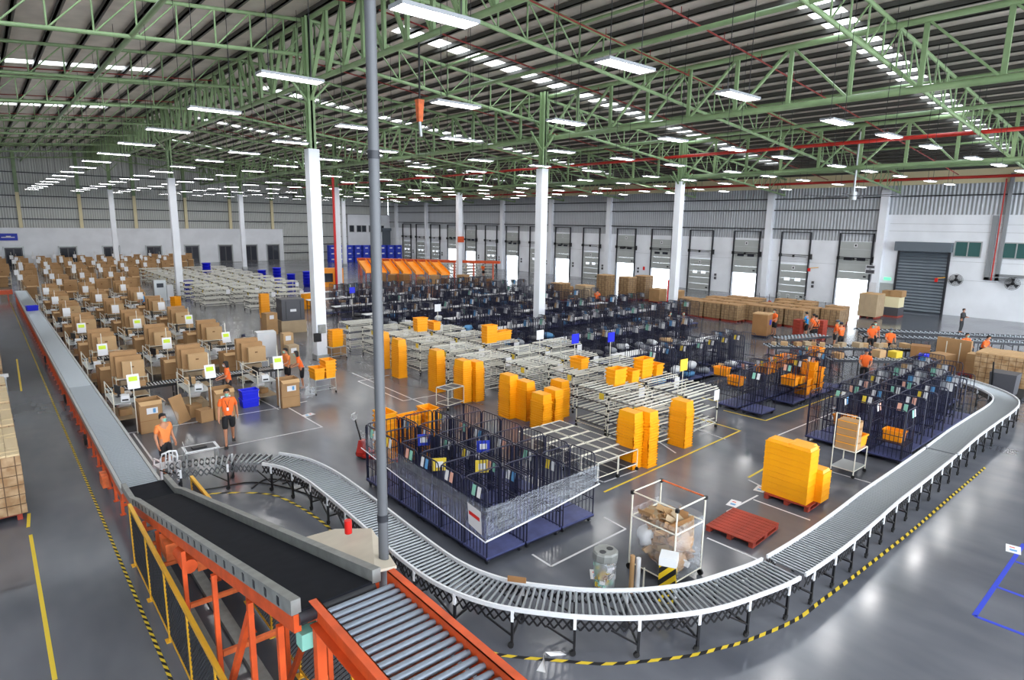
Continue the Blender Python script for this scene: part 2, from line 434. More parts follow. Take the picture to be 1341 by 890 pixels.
g = MB()                                            # panel joints of the white wall
for z in (2.85,4.3): g.box(XW-.012,YR,z,XW,15.8,z+.02)
for z in (6.6,7.2): g.box(XW-.012,YR,z,XW,20.4,z+.025)
g.box(XW-.012,20.6,3.55,XW,YB,3.57)
struct(g.build('trim_2','zinc'))
for k, y in enumerate((-1,10.3,20.9,31.0,41.3,51.5,61.7,72.0,82.2,92.5,102.6)):
    if y < 15: continue
    struct(MB().box(XW-.45,y-.3,0,XW+.02,y+.3,10.0).build('column','white_paint'))
k = 0
for di, (c, st, zb) in enumerate(DOORS):
    root = struct(empty('door_%d' % (di+1), (XW, c, 0)))
    panel = MB(); h = 3.3; z0 = zb if st == 'open' else 0
    for j in range(5): panel.box(-.1,-DW-.02,z0+j*h/5+.006,-.04,DW+.02,z0+(j+1)*h/5-.006)
    if st == 'open':
        for j in range(3): panel.box(-.1,-DW+.25+j*.75,z0-.0,-.12,-DW+.4+j*.75,z0+.03)
    panel.build('door_panel','door_grey',root)
    tr = MB(); tr.box(-.2,-DW-.14,0,-.03,-DW-.04,6.35); tr.box(-.2,DW+.04,0,-.03,DW+.14,6.35); tr.box(-.2,-DW-.14,6.28,-.1,DW+.14,6.36)
    tr.build('door_track','dark_steel',root)
    sp = MB(); zs = z0+2.05 if st == 'open' else 4.25
    zs = 4.1
    sp.bar((-.35,-DW-.3,zs+.12), (-.35,DW+.05,zs+.12), .06, .06); sp.bar((-.3,-.1,zs-.02), (-.3,-DW+.1,zs-.02), .05, .05); sp.bar((-.3,.1,zs-.02), (-.3,DW-.1,zs-.02), .05, .05)
    sp.box(-.45,-DW-.34,zs-.25,-.05,-DW-.24,zs+.25); sp.box(-.4,-.06,zs-.1,-.2,.06,zs+.15); sp.box(-.4,DW-.02,zs-.1,-.05,DW+.1,zs+.2)
    sp.build('spring_bar','black_steel',root)
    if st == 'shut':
        for s in (-.52, .52): MB().box(-.115,s-.26,1.75,-.1,s+.26,2.02).build('window_pane','daylight_glow_pane',root)
    else:
        for s in (-.55, .55): MB().box(-.115,s-.36,z0+1.66,-.1,s+.36,z0+1.9).build('window_pane','dark_glass',root)
    MB().box(-.112,-.14,z0+h*.86,-.1,.14,z0+h*.95,0).box(-.116,-.07,z0+h*.88,-.112,.07,z0+h*.93,1).build('number_plate',['paper','black_steel'],root)
    MB().box(-.115,-DW+.18,z0+.22,-.1,-DW+.42,z0+.36).build('door_handle','black_steel',root)
    # control box beside the door
    cb = tag(MB().box(XW-.1,c-DW-.75,1.25,XW-.001,c-DW-.55,1.5).box(XW-.1,c-DW-.75,1.62,XW-.001,c-DW-.55,1.85).build('control_box','charcoal_plastic'),
        'small dark control box pair on the white wall beside the %s dock door' % nth(di+1), 'control box')
    cb['group'] = 'dock door control boxes'
# grey roller shutter at the right end
root = struct(empty('door_20', (XW, 17.6, 0)))
m = MB()
for j in range(20):
    z = j*.25; m.add([(-.05,-1.75,z),(-.05,1.75,z),(-.13,1.75,z+.1),(-.13,-1.75,z+.1),(-.05,1.75,z+.25),(-.05,-1.75,z+.25)], [(0,3,2,1),(3,5,4,2)])
m.build('shutter_curtain','shutter_grey',root)
MB().box(-.75,-2.0,5.0,0,2.0,5.75).build('shutter_hood','shutter_grey',root)
MB().box(-.16,-1.9,0,0,-1.74,5.05).box(-.16,1.74,0,0,1.9,5.05).build('guide_rail','dark_steel',root)
# exit door and sign beside the shutter
root = struct(empty('door_21', (XW, 20.05, 0)))
MB().box(-.05,-.5,0,-.001,.5,2.1).build('door_leaf','door_grey',root)
MB().box(-.08,-.58,0,0,-.5,2.2).box(-.08,.5,0,0,.58,2.2).box(-.08,-.58,2.1,0,.58,2.2).build('door_frame','zinc',root)
s = MB().box(XW-.08,19.8,2.45,XW-.02,20.35,2.68,0)
ex = tag(s.build('exit_sign','exit_green'), 'small lit green exit sign over the narrow grey door', 'exit sign')
# windows high on the right wall
for k, (ya, yb) in enumerate(((13.8,15.45),(10.75,12.4))):
    root = struct(empty('window_%d' % (k+1), (XW, (ya+yb)/2, 4.75))); w2 = (yb-ya)/2
    MB().box(-.04,-w2,0,-.005,w2,1.08).build('glass_pane','window_glass_green',root)
    f = MB(); f.box(-.1,-w2-.08,-.08,0,w2+.08,0); f.box(-.1,-w2-.08,1.08,0,w2+.08,1.16)
    for q in (-w2-.04, 0, w2+.04): f.box(-.1,q-.04,0,0,q+.04,1.08)
    f.build('window_frame','zinc',root)
# ---- back wall
mb = MB().box(XL,YB,0,39.4,YB+.3,5.2)
struct(mb.build('wall_back','white_paint'))
struct(MB().box(50.9,YB-.6,0,XW,YB+.3,7.85).build('wall_back.001','white_paint'))
struct(MB().box(XL,YB+.05,5.2,XW,YB+.25,16.6).box(39.4,YB+.05,0,50.9,YB+.25,5.2).build('wall_back.002','corrugated_back'))
g = MB()
for z in (6.3,7.8,9.3,10.8,12.3): g.box(XL,YB-.1,z,XW,YB+.06,z+.12)
for z in (1.2,2.6,3.9): g.box(39.4,YB-.1,z,50.9,YB+.06,z+.12)
struct(g.build('trim_3','dark_steel'))
for x in (-2,4.7,11.4,18,24.7,31.1,37.7,44.3): struct(MB().box(x-.2,YB-.3,5.2 if x < 39 else 0,x+.2,YB,9.8,0).box(x-.2,YB-.3,9.8,x+.2,YB,roof_z(x),1).build('column',['cream_panel','green_steel']))
for k, px in enumerate((3.6,9.5,14.6,20.0,25.2,30.1,34.0,37.6)):
    root = struct(empty('door_%d' % (30+k), (px, YB, 0)))
    MB().box(-.95,-.06,0,.95,-.001,2.6,0).box(-.8,-.07,.2,-.08,-.06,2.4,1).box(.08,-.07,.2,.8,-.06,2.4,1).build('door_leaf',['charcoal_plastic','dark_glass'],root)
    MB().box(-1.1,-.12,0,-.95,0,2.75).box(.95,-.12,0,1.1,0,2.75).box(-1.1,-.12,2.6,1.1,0,2.75).build('door_frame','zinc',root)
for k, px in enumerate((51.6,53.0,54.0,55.4,56.6,57.6)):
    root = struct(empty('window_%d' % (k+10), (px, YB-.6, 4.8))); MB().box(-.4,-.05,0,.4,-.001,1.1).build('glass_pane','dark_glass',root)
    MB().box(-.46,-.08,-.06,.46,0,0).box(-.46,-.08,1.1,.46,0,1.16).box(-.46,-.08,0,-.4,0,1.1).box(.4,-.08,0,.46,0,1.1).build('window_frame','zinc',root)
root = struct(empty('door_50', (58.5, YB-.6, 0)))
MB().box(-.85,-.1,0,.85,0,5.0).box(-1,-.5,5,1,0,5.5).build('shutter_curtain','shutter_grey',root)
sg = MB().box(2.3,YB-.06,3.55,4.2,YB-.001,4.45,0); sg.box(2.5,YB-.075,3.9,3.9,YB-.06,4.02,1); sg.box(3.0,YB-.075,4.02,3.5,YB-.06,4.14,1)
tag(sg.build('wall_sign',['tape_blue','paper']), 'dark blue wall sign with white emblem high on the far white wall', 'sign')
# left wall (out of the frame)
struct(MB().box(XL-.3,YR,0,XL,YB,roof_z(XL)+.5).build('wall_left','white_paint'))
# ---- red sprinkler pipes
def pipe(pts, r, m_, label, cat='pipe', name='sprinkler_pipe'):
    return tag(MB().tube(pts, r, 8).build(name, m_), label, cat)
pipe([(40.6,YR,11.82),(40.6,YB-1,11.82)], .11, 'red_paint', 'thick red sprinkler main running along the third column line under the roof')
pipe([(57.0,YR,10.65),(57.0,YB-1,10.65)], .11, 'red_paint', 'thick red sprinkler main running beside the top of the dock wall')
for k, y in enumerate((4.6,15.2,18.9,24.7,34.5,44.2,53.9,63.5)):
    z0 = 15.35
    mb = MB().tube([(XR+.6,y,z0-.06),(56.5,y,z0-.112*(56.5-XR)+.35)], .035, 6)
    for j in range(14):
        x = XR+2+j*3.0; z = z0-.104*(x-XR); mb.cyl((x,y,z), (x,y,z+.3), .015, 5)
    tag(mb.build('sprinkler_pipe','red_dark'), 'thin red sprinkler branch under the right roof slope, %s from the camera' % nth(k+1), 'pipe')
for k, y in enumerate((24.6,34.4,44,54,64)):
    tag(MB().tube([(XL+1,y,15.35+.08*(XL+1-XR)),(XR-.6,y,15.3)], .035, 6).build('sprinkler_pipe','red_dark'), 'thin red sprinkler branch under the left roof slope, %s from the camera' % nth(k+1), 'pipe')
pipe([(42.4,90.0,0),(42.4,90.0,11.5)], .12, 'fire_red', 'red riser pipe on the far column beside the orange area') if 0 else None
pipe([(27.75,60.5,0),(27.75,60.5,11.2)], .13, 'fire_red', 'red vertical riser pipe strapped to the column behind the cages')
# cable tray and riser on the right wall
tag(MB().box(XW-.18,12.95,3.0,XW-.001,13.3,7.9).box(XW-.18,12.35,3.0,XW-.001,12.6,11).box(XW-.18,11.4,3.0,XW-.001,13.3,3.22).box(XW-.18,6,3.3,XW-.001,12.6,3.5).build('cable_tray','conduit_grey'),
    'grey cable trays climbing the white wall between two windows', 'cable tray')
pipe([(XW-.25,12.8,3.0),(XW-.25,12.8,10.6)], .05, 'red_paint', 'thin red riser pipe between the grey cable trays on the white wall')
# wall fans
def fan(y, label):
    t = thing('wall_fan', label, 'fan', (XW-.55,y,2.88))
    g = MB()
    for r in (.12,.24,.36,.46):
        for xx in (-.14,.14): g.tube([(xx,r*math.cos(a*PI/10),r*math.sin(a*PI/10)) for a in range(21)], .008, 4)
    for a in range(20):
        c, s_ = math.cos(a*PI/10), math.sin(a*PI/10); g.bar((-.14,.1*c,.1*s_), (-.14,.46*c,.46*s_), .008); g.bar((.14,.1*c,.1*s_), (.14,.46*c,.46*s_), .008); g.bar((-.14,.46*c,.46*s_), (.14,.46*c,.46*s_), .01)
    g.build('cage','black_steel',t)
    b = MB()
    for a in range(3):
        t0 = a*2*PI/3
        pts = [(r*math.cos(t0+d), r*math.sin(t0+d), tw) for r, d, tw in ((.07,-.3,-.02),(.42,-.35,-.07),(.42,.35,.07),(.07,.4,.02))]
        b.add([(z,yy,xx) for xx, yy, z in pts]+[(z+.01,yy,xx) for xx, yy, z in pts], [(0,1,2,3),(7,6,5,4),(0,4,5,1),(1,5,6,2),(2,6,7,3),(3,7,4,0)])
    b.build('blade','dark_steel',t)
    MB().cyl((-.08,0,0), (.3,0,0), .1, 12).bar((.3,0,0), (.549,0,-.1), .08).build('motor','black_steel',t)
fan(15.0, 'round black wall fan on the white wall right of the grey shutter')
fan(11.4, 'round black wall fan at the right edge beside the cable tray')
# wall boxes near the last dock door, swing arms, signs
for k, (y, z, w, h, m_, lb) in enumerate(((21.35,3.35,.75,.32,'charcoal_plastic','upper dark monitor box on the wall between dock door and shutter'),
        (21.35,2.9,.8,.4,'charcoal_plastic','lower dark monitor box on the wall between dock door and shutter'),
        (21.0,1.3,.6,.9,'paper','framed white notice board below the two wall monitors'))):
    o = tag(MB().box(XW-.5,y-w/2,z,XW-.46,y+w/2,z+h,0).box(XW-.52,y-w/2+.06,z+.06,XW-.5,y+w/2-.06,z+h-.06,1).build('wall_box' if k < 2 else 'notice_board',['bag_white',m_]), lb, 'monitor' if k < 2 else 'notice board')
for k, (y, z, lb) in enumerate(((26.0,3.15,'yellow swing arm with red box on the wall between two dock doors'),(15.8,3.0,'yellow swing arm with red box beside the grey roller shutter'))):
    t = thing('swing_arm', lb, 'swing arm', (XW,y,z)); MB().bar((0,0,0), (-.9,.35,-.05), .06).build('arm','yellow_steel',t); MB().box(-1.05,.3,-.35,-.9,.5,-.05).build('red_box','fire_red',t)
tag(MB().box(40.9,29.2,.9,41.1,29.35,2.6).build('hose_cabinet','fire_red'), 'tall red fire hose cabinet on the third white column', 'fire cabinet')
tag(MB().box(XW-.06,45.9,1.6,XW-.001,46.15,2.0).build('fire_notice','fire_red'), 'small red fire notice on the white panel between two open dock doors', 'sign')
tag(MB().box(41.4,58.2,4.55,42.2,58.32,5.2).build('column_sign','orange_steel'), 'orange sign board hung on a far white column', 'sign')
# ceiling fan and hanging flood light
t = thing('ceiling_fan', 'large grey ceiling fan hanging before the dock wall', 'ceiling fan', (42.7,17.0,8.9))
MB().cyl((0,0,0), (0,0,3.8), .07, 8).build('rod','zinc',t); MB().cyl((0,0,-.35), (0,0,.15), .22, 12).build('hub','zinc',t)
for a in range(6):
    c, s_ = math.cos(a*PI/3+.2), math.sin(a*PI/3+.2); MB().bar((.2*c,.2*s_,-.1), (2.9*c,2.9*s_,-.1), .2, .03).build('blade','dark_steel',t)
t = thing('hanging_hoist', 'brown chain hoist hanging on a dark rod below the ridge girder', 'hoist', (12.55,20.0,13.0))
MB().cyl((0,0,0), (0,0,-1.95), .035, 8).build('rod','black_steel',t); MB().frus(0,0,-2.7,-1.95,.16,.16,.24,.24).build('hoist_body','rust_orange',t); MB().cyl((0,0,-2.7), (.05,.0,-3.2), .06, 8).build('hook_block','zinc',t)
# ---- lamps: twin tube fixtures on rods, level at 10 m
def lamp_proto():
    t = thing('hanging_light', 'x x x x', 'light', (0,0,0))
    MB().box(-.72,-.2,.01,.72,.2,.055).box(-.74,-.21,-.01,-.72,.21,.055).box(.72,-.21,-.01,.74,.21,.055).box(-.72,-.21,-.01,.72,-.2,.055).box(-.72,.2,-.01,.72,.21,.055).build('housing','light_housing',t)
    MB().quad((-.72,-.2,.0),(-.72,.2,.0),(.72,.2,.0),(.72,-.2,.0)).build('diffuser','light_diffuser',t)
    MB().quad((-.66,-.12,.058),(.66,-.12,.058),(.66,.12,.058),(-.66,.12,.058)).build('roof_fill_panel','roof_fill_glow',t)  # added glowing panel to brighten the roof, not a known fixture part
    r0_ = MB().cyl((0,0,.05), (0,0,1), .01, 5).build('rod','black_steel',t,(-.5,0,0)); dup(r0_, loc=(.5,0,0), parent=t)
    return t
LX = [-9.0,-2.5,6.0,10.7,15.1,20.9,25.2,29.6,35.5,39.9,44.7,50.4,54.6]; LZ = 10.03  # two leftmost rows are out of view, added to brighten the far wall
pl_ = lamp_proto(); first = True
for j in range(-2, 16):  # nearest lamps of each row are out of view, added for their light
    for i, x in enumerate(LX):
        y = 9.05+6.1*j
        if j >= 0 or i < 6 or True:
            if j < 0 and i % 2: continue
            if i < 2 and j % 2: continue
            lb = 'white ceiling light, %s row from the left, %s lamp from the near end' % (nth(i+1), nth(j+3))
            o = pl_ if first else dup(pl_)
            first = False
            o.location = (x, y, LZ); tag(o, lb, 'light', 'hanging ceiling lights')
            for ch in KIDS[o.name]:
                if ch.name.startswith('rod'):
                    top = roof_z(x)-LZ; ch.scale = (1,1,top); ch.location.z = .05*(1-top)
# outside light
w = bpy.data.worlds.new('world'); S.world = w; w.use_nodes = True
bg = w.node_tree.nodes['Background']; bg.inputs['Color'].default_value = (.86,.93,1,1); bg.inputs['Strength'].default_value = 8.0
# ================================================================ people (each body is one skinned surface)
def skin_mesh(name, verts, edges, radii, root, sub=1):
    me = bpy.data.meshes.new(name); me.from_pydata(verts, edges, []); me.update()
    o = bpy.data.objects.new(name, me); COL.objects.link(o)
    md = o.modifiers.new('skin', 'SKIN'); md.use_smooth_shade = True
    if not me.skin_vertices: 
        bpy.context.view_layer.objects.active = o
    sk = me.skin_vertices[0].data
    for i, r in enumerate(radii):
        sk[i].radius = r if isinstance(r, tuple) else (r, r); sk[i].use_root = (i == root)
    sd = o.modifiers.new('sub', 'SUBSURF'); sd.levels = sub; sd.render_levels = sub
    bpy.context.view_layer.update()
    ev = o.evaluated_get(bpy.context.evaluated_depsgraph_get())
    m2 = bpy.data.meshes.new_from_object(ev); m2.name = name
    bpy.data.objects.remove(o)
    for p in m2.polygons: p.use_smooth = True
    return m2
def person(label, loc, rz, shirt, legs='cloth_black', shorts=True, cap=None, mask='mask_teal', pose='stand', hair='hair_black', long_hair=False, h=1.0, strap=False, lanyard=False, fine=False, hold=None):
    """stands at loc, facing local +Y"""
    t = thing('person', label, 'person', loc, rz); t.scale = (h,h,h)
    lean = {'stand':0, 'walk':.02, 'work':.10, 'lean':.30, 'phone':.05}[pose]
    def tz(p):                                   # lean the upper body forward about the hips
        x, y, z = p
        if z > .95: k = (z-.95); return (x, y+k*math.sin(lean), .95+k*math.cos(lean))
        return p
    sw = .16 if pose == 'walk' else .0
    arms = {}
    for s in (-1, 1):
        sh = (.175*s,0,1.40)
        if pose in ('stand','walk'):
            e = 0.10*s*(1 if pose == 'walk' else 0); el = (.245*s,-.02+e,1.13); wr = (.255*s,.07+e*2,.90)
        elif pose == 'phone': el = (.23*s,.06,1.14); wr = (.08*s,.30,1.16)
        else: el = (.235*s,.10,1.14); wr = (.17*s,.33,1.06)
        d = (Vector(wr)-Vector(el)).normalized()
        arms[s] = (sh, el, wr, tuple(Vector(wr)+d*.055), d)
    V = []; E = []; Rr = []
    def v(p, r, link=None):
        V.append(tz(p)); Rr.append(r)
        if link is not None: E.append((link, len(V)-1))
        return len(V)-1
    pel = v((0,0,.96), (.135,.10)); sp = v((0,.01,1.14), (.125,.09), pel); ch = v((0,.0,1.33), (.15,.10), sp); nk = v((0,0,1.47), .055, ch)
    hb = v((0,.02,1.55), (.062,.072), nk); hd = v((0,.02,1.635), (.074,.09), hb); ht = v((0,.012,1.70), (.05,.06), hd)
    v((0,.122,1.605), .014, hd)                  # nose
    for s in (-1, 1): v((.082*s,.01,1.61), .016, hd)
    for s in (-1, 1):
        sh, el, wr, pm, d = arms[s]
        a = v(sh, .058, ch); b = v(el, .042, a); c = v(wr, .028, b); p = v(pm, (.034,.02), c)
        if fine:
            side = d.cross(Vector((0,0,1))); side = side.normalized() if side.length > .1 else Vector((0,1,0))
            if pose in ('stand','walk'): side = Vector((0,1,0))
            cu = Vector((-s*.012,.0,0))
            for k, ln in enumerate((.058,.07,.066,.05)):
                q = Vector(pm)+side*((k-1.5)*.019)+d*.03; f1 = v(tuple(q), .0085, p); f2 = v(tuple(q+d*ln*.55+cu), .0078, f1); v(tuple(q+d*ln+cu*2.2), .0065, f2)
            q = Vector(wr)+side*.034+d*.02; f1 = v(tuple(q), .0095, c); v(tuple(q+side*.022+d*.036), .008, f1)
        else: v(tuple(Vector(pm)+d*.07), (.028,.014), p)
        st = sw*s
        k1 = v((.095*s,.0,.90), (.085,.09), pel); k2 = v((.10*s,.02+st*.6,.50), .058, k1); k3 = v((.10*s,-.03+st*1.5,.10+(.06 if st < 0 else 0)), .038, k2); v((.11*s,.10+st*1.5,.05+(.02 if st < 0 else 0)), (.04,.03), k3)
    me = skin_mesh('body', V, E, Rr, pel, 1); me.materials.append(MATS['skin'])
    def link(name, mesh, par=t):
        o = bpy.data.objects.new(name, mesh); COL.objects.link(o); o.parent = par; KIDS.setdefault(par.name, []).append(o); return o
    link('body', me)
    # shirt
    V = []; E = []; Rr = []
    a0 = v((0,0,.90), (.178,.138)); a1 = v((0,.01,1.14), (.155,.115), a0); a2 = v((0,0,1.35), (.19,.135), a1); v((0,0,1.47), (.095,.09), a2)
    for s in (-1, 1):
        sh, el, wr, pm, d = arms[s]; mid = tuple(Vector(sh)*.25+Vector(el)*.75)
        if pose in ('work','lean','phone') and shirt in ('uniform_dark',): mid = tuple(Vector(el)*.2+Vector(wr)*.8)
        q = v(sh, .078, a2)
        if mid[2] < 1.1 or shirt == 'uniform_dark': q = v(el, .062, q)
        v(mid, .066, q)
    me = skin_mesh('shirt', V, E, Rr, a1, 1); me.materials.append(MATS[shirt]); so = link('shirt', me)
    V = []; E = []; Rr = []
    b9 = v((0,0,1.03), (.15,.11)); b0 = v((0,0,.95), (.17,.13), b9)
    for s in (-1, 1):
        st = sw*s; q = v((.095*s,0,.88), (.105,.11), b0)
        kn = (.10*s,.02+st*.6,.50)
        q = v(kn, .088 if shorts else .075, q)
        if not shorts: v((.10*s,-.03+st*1.5,.12), .058, q)
    me = skin_mesh('shorts' if shorts else 'trousers', V, E, Rr, b0, 1); me.materials.append(MATS[legs]); link('shorts' if shorts else 'trousers', me)
    for s in (-1, 1):
        st = sw*s; up = (.06 if st < 0 else 0)
        MB().add([(.055*s+x,y-.03+st*1.5,z+up) for x, y, z in ((.0,-.07,0),(.10*s,-.07,0),(.11*s,.19,0),(.01*s,.2,0),(.015*s,-.06,.1),(.09*s,-.06,.1),(.095*s,.06,.085),(.02*s,.06,.085),(.03*s,.17,.04),(.09*s,.17,.04))],
            [(0,1,2,3),(4,7,6,5),(7,8,9,6),(0,4,5,1),(1,5,6,2),(2,6,9),(2,9,8,3),(3,8,7),(3,7,4,0)]).build('shoe','shoe',t)
    # hair or cap
    def dome(r0, z0, z1, mname, nm, back=0.0):
        vs = []; n = 12; rows = 5
        cx, cy, _ = tz((0,.012,1.63)); off = Vector(tz((0,.012,1.63)))-Vector((0,.012,1.63))
        for j in range(rows+1):
            a = j/rows*PI/2; zz = z0+(z1-z0)*math.sin(a); rr = math.cos(a)**.7 if j < rows else .02
            for i in range(n):
                th = 2*PI*i/n; front = math.sin(th); z = zz+(.035*front if j == 0 and front > 0 else 0) - (back if (j == 0 and front < .3) else 0)
                vs.append((off.x+r0*rr*math.cos(th), off.y+.005+(r0+.018)*rr*math.sin(th), off.z+z))
        return MB().add(vs, [(j*n+i, j*n+(i+1)%n, (j+1)*n+(i+1)%n, (j+1)*n+i) for j in range(rows) for i in range(n)], 0, True)
    if cap:
        m = dome(.094,1.655,1.745,cap,'cap'); o3 = Vector(tz((0,.0,1.66)))
        m.add([(o3.x+a,o3.y+b,o3.z+c) for a, b, c in ((-.07,.09,.0),(.07,.09,.0),(.05,.18,-.015),(-.05,.18,-.015),(-.07,.09,.01),(.07,.09,.01),(.05,.18,-.008),(-.05,.18,-.008))], [(3,2,1,0),(4,5,6,7),(0,1,5,4),(1,2,6,5),(2,3,7,6),(3,0,4,7)])
        m.build('cap',cap,t)
        dome(.090,1.60,1.72,hair,'hair').build('hair',hair,t)
    else: dome(.091,1.655,1.742,hair,'hair', .17 if long_hair else .06).build('hair',hair,t)
    hp = lambda x, y, z: tz((x,y,z))
    eye = MB()
    for s in (-1, 1): eye.cyl(hp(.031*s,.092,1.64), hp(.031*s,.103,1.64), .011, 6)
    if fine: eye.build('eyes','hair_black',t)
    if mask:
        MB().add([hp(*q) for q in ((-.068,.05,1.605),(-.03,.115,1.615),(0,.14,1.62),(.03,.115,1.615),(.068,.05,1.605),(-.062,.045,1.535),(-.03,.1,1.525),(0,.118,1.52),(.03,.1,1.525),(.062,.045,1.535))],
            [(0,1,6,5),(1,2,7,6),(2,3,8,7),(3,4,9,8)]).build('face_mask',mask,t)
    if lanyard:
        m = MB(); m.tube([hp(-.07,.06,1.45),hp(-.04,.135,1.33),hp(0,.145,1.2)], .006, 5).tube([hp(.07,.06,1.45),hp(.04,.135,1.33),hp(0,.145,1.2)], .006, 5)
        m.build('lanyard','cloth_black',t); MB().cbox(0,.15,1.1,.06,.01,.09).build('badge','paper',t)
    if strap:
        m = MB()
        for s in (-1, 1): m.tube([hp(.1*s,.1,1.38),hp(.1*s,.02,1.47),hp(.09*s,-.12,1.36),hp(-.03*s,-.135,1.2),hp(-.1*s,-.13,1.05)], .016, 6)
        m.tube([hp(.175*math.cos(a*PI/8),.13*math.sin(a*PI/8),1.02) for a in range(17)], .035, 6)
        m.build('back_brace','cloth_black',t)
    return t
def face(dx, dy): return math.atan2(-dx, dy)       # rotation that turns local +Y to the direction (dx, dy)
cam_dir = lambda x, y: face(-x, -y)
person('man in orange polo, lanyard and mask walking in black shorts on the open floor', (5.26,19.42,0), cam_dir(5.26,19.4), 'shirt_orange', pose='walk', lanyard=True, fine=True, h=1.02)
person('man in faded peach shirt and mask standing behind the white plastic chair', (3.26,18.1,0), face(.5,-1), 'shirt_peach', pose='stand', fine=True, hair='hair_black', h=.98)
person('woman in orange shirt with tied black hair packing at the roller conveyor', (6.6,23.95,0), face(-1,.2), 'shirt_orange', pose='work', long_hair=True, mask='bag_white', fine=True, h=.94)
person('worker in orange shirt and navy cap behind the second row of cartons', (8.72,28.9,0), face(-.3,-1), 'shirt_orange', pose='work', cap='cap_navy', h=.98)
person('worker in orange shirt leaning over the bench beside the yellow crate trolley', (9.5,24.25,0), face(-1,.35), 'shirt_orange', pose='lean', long_hair=True, h=.95)
person('dark haired worker half hidden behind the leaning orange-shirted worker', (9.2,25.0,0), face(-1,-.2), 'shirt_peach', pose='work', h=.95)
person('worker in bright blue shirt among the far carton rows', (8.54,49.98,0), face(-1,0), 'shirt_blue', pose='work', h=.95)
person('woman in dark clothes walking behind the far cages before the pallet row', (31.6,22.4,0), face(.4,-1), 'uniform_dark', pose='stand', long_hair=True, shorts=False, h=.97)
person('man in grey-blue shirt standing by the far cages before the pallet row', (32.3,21.9,0), face(-.5,-1), 'shirt_grey', pose='stand', shorts=False, h=.97)
person('worker in orange shirt pushing the tall brown carton trolley near the pallet row', (38.0,19.0,0), face(-1,.3), 'shirt_orange', pose='work', h=.98)
person('worker in bright blue shirt beside the stacked red crates', (38.6,17.25,0), face(-.2,1), 'shirt_blue', pose='work', h=.97)
person('worker in orange shirt with black back brace seen from behind', (37.3,16.15,0), face(.35,1), 'shirt_orange', pose='stand', strap=True, mask=None, h=1.0)
person('dark haired worker just behind the worker with the back brace', (38.0,16.6,0), face(.2,1), 'shirt_orange', pose='stand', mask=None, h=.98)
person('worker in orange shirt and grey cap at the left side of the sorting table', (36.8,14.8,0), face(.3,-1), 'shirt_orange', pose='work', cap='shirt_grey', h=.96)
person('worker in orange shirt and dark cap seen from behind at the sorting table', (35.9,14.1,0), face(.4,1), 'shirt_orange', pose='work', cap='cap_navy', mask=None, h=.98)
person('worker in orange shirt lifting a small carton off the grey conveyor', (36.8,12.9,0), face(-.8,-.6), 'shirt_orange', pose='work', h=.98)
person('worker in orange shirt standing behind the one with a small carton', (37.9,13.15,0), face(-.8,-.4), 'shirt_orange', pose='stand', h=.98)
person('worker in orange shirt and grey cap holding a carton at the right', (36.1,11.75,0), face(-.8,-.6), 'shirt_orange', pose='work', cap='shirt_grey', h=.97)
person('worker in orange shirt standing in the aisle beside the right cage block', (28.8,10.2,0), face(-.9,-.4), 'shirt_orange', pose='work', shorts=False, cap='cap_navy', mask=None, h=.98)
person('worker in orange shirt behind the tall brown board at the right', (37.6,8.8,0), face(-.6,-.8), 'shirt_orange', pose='work', strap=True, h=.98)
person('rightmost worker in orange shirt bending near the carton stack', (37.8,8.1,0), face(-.2,-1), 'shirt_orange', pose='lean', strap=True, mask=None, h=.98)
person('guard in dark uniform reading a phone before the white wall', (49.5,11.95,0), face(-.2,-1), 'uniform_dark', legs='uniform_dark', shorts=False, pose='phone', mask='bag_white', h=.96)
person('person in dark clothes standing in front of a bright dock opening', (34.9,34.0,0), face(-.5,-1), 'uniform_dark', shorts=False, pose='phone', h=.94)
person('worker in orange shirt by the far carton stacks near the docks', (37.3,33.4,0), face(1,.6), 'shirt_orange', pose='work', mask=None, h=.98)
person('worker in orange shirt far away behind the orange chutes', (48.0,62.1,0), face(-1,-.3), 'shirt_orange', pose='work', h=.98)
# ================================================================ floor tape (part of the floor)
def tape(pts, w, m_):
    mb = MB(); pts = [Vector((p[0],p[1],0)) for p in pts]
    for i in range(len(pts)-1):
        a, b = pts[i], pts[i+1]; d = (b-a).normalized(); n = Vector((-d.y,d.x,0))*(w/2)
        q = [a-n, b-n, b+n, a+n]; mb.slab([(k.x,k.y) for k in q], .0005, .003)
    return struct(mb.build('floor_marking', m_))
def hazard(pts, w, step=.14):
    """black and yellow chequer tape along a polyline"""
    P2 = [Vector((p[0],p[1],0)) for p in pts]; seg = []; mb = MB()
    for i in range(len(P2)-1):
        n = max(1, int((P2[i+1]-P2[i]).length/step))
        for j in range(n): seg.append(P2[i].lerp(P2[i+1], j/n))
    seg.append(P2[-1])
    for i in range(len(seg)-1):
        a, b = seg[i], seg[i+1]; d = (b-a).normalized(); n = Vector((-d.y,d.x,0))*(w/2); sh = d*.05
        q = [a-n-sh, b-n-sh, b+n+sh, a+n+sh]; mb.add([(k.x,k.y,.0025) for k in q], [(0,1,2,3)], i % 2)
    return struct(mb.build('floor_marking', ['tape_yellow','black_rubber']))
def smooth(pts, k=6):
    out = []; P2 = [Vector(p) for p in pts]; n = len(P2)
    for i in range(n-1):
        p0, p1, p2, p3 = P2[max(i-1,0)], P2[i], P2[i+1], P2[min(i+2,n-1)]
        for j in range(k):
            t = j/k; out.append(.5*((2*p1)+(p2-p0)*t+(2*p0-5*p1+4*p2-p3)*t*t+(3*p1-p0-3*p2+p3)*t*t*t))
    out.append(P2[-1]); return out
hazard([P(13.5,396), P(96,589.6), P(224,890), P(262,985)], .055, .10)
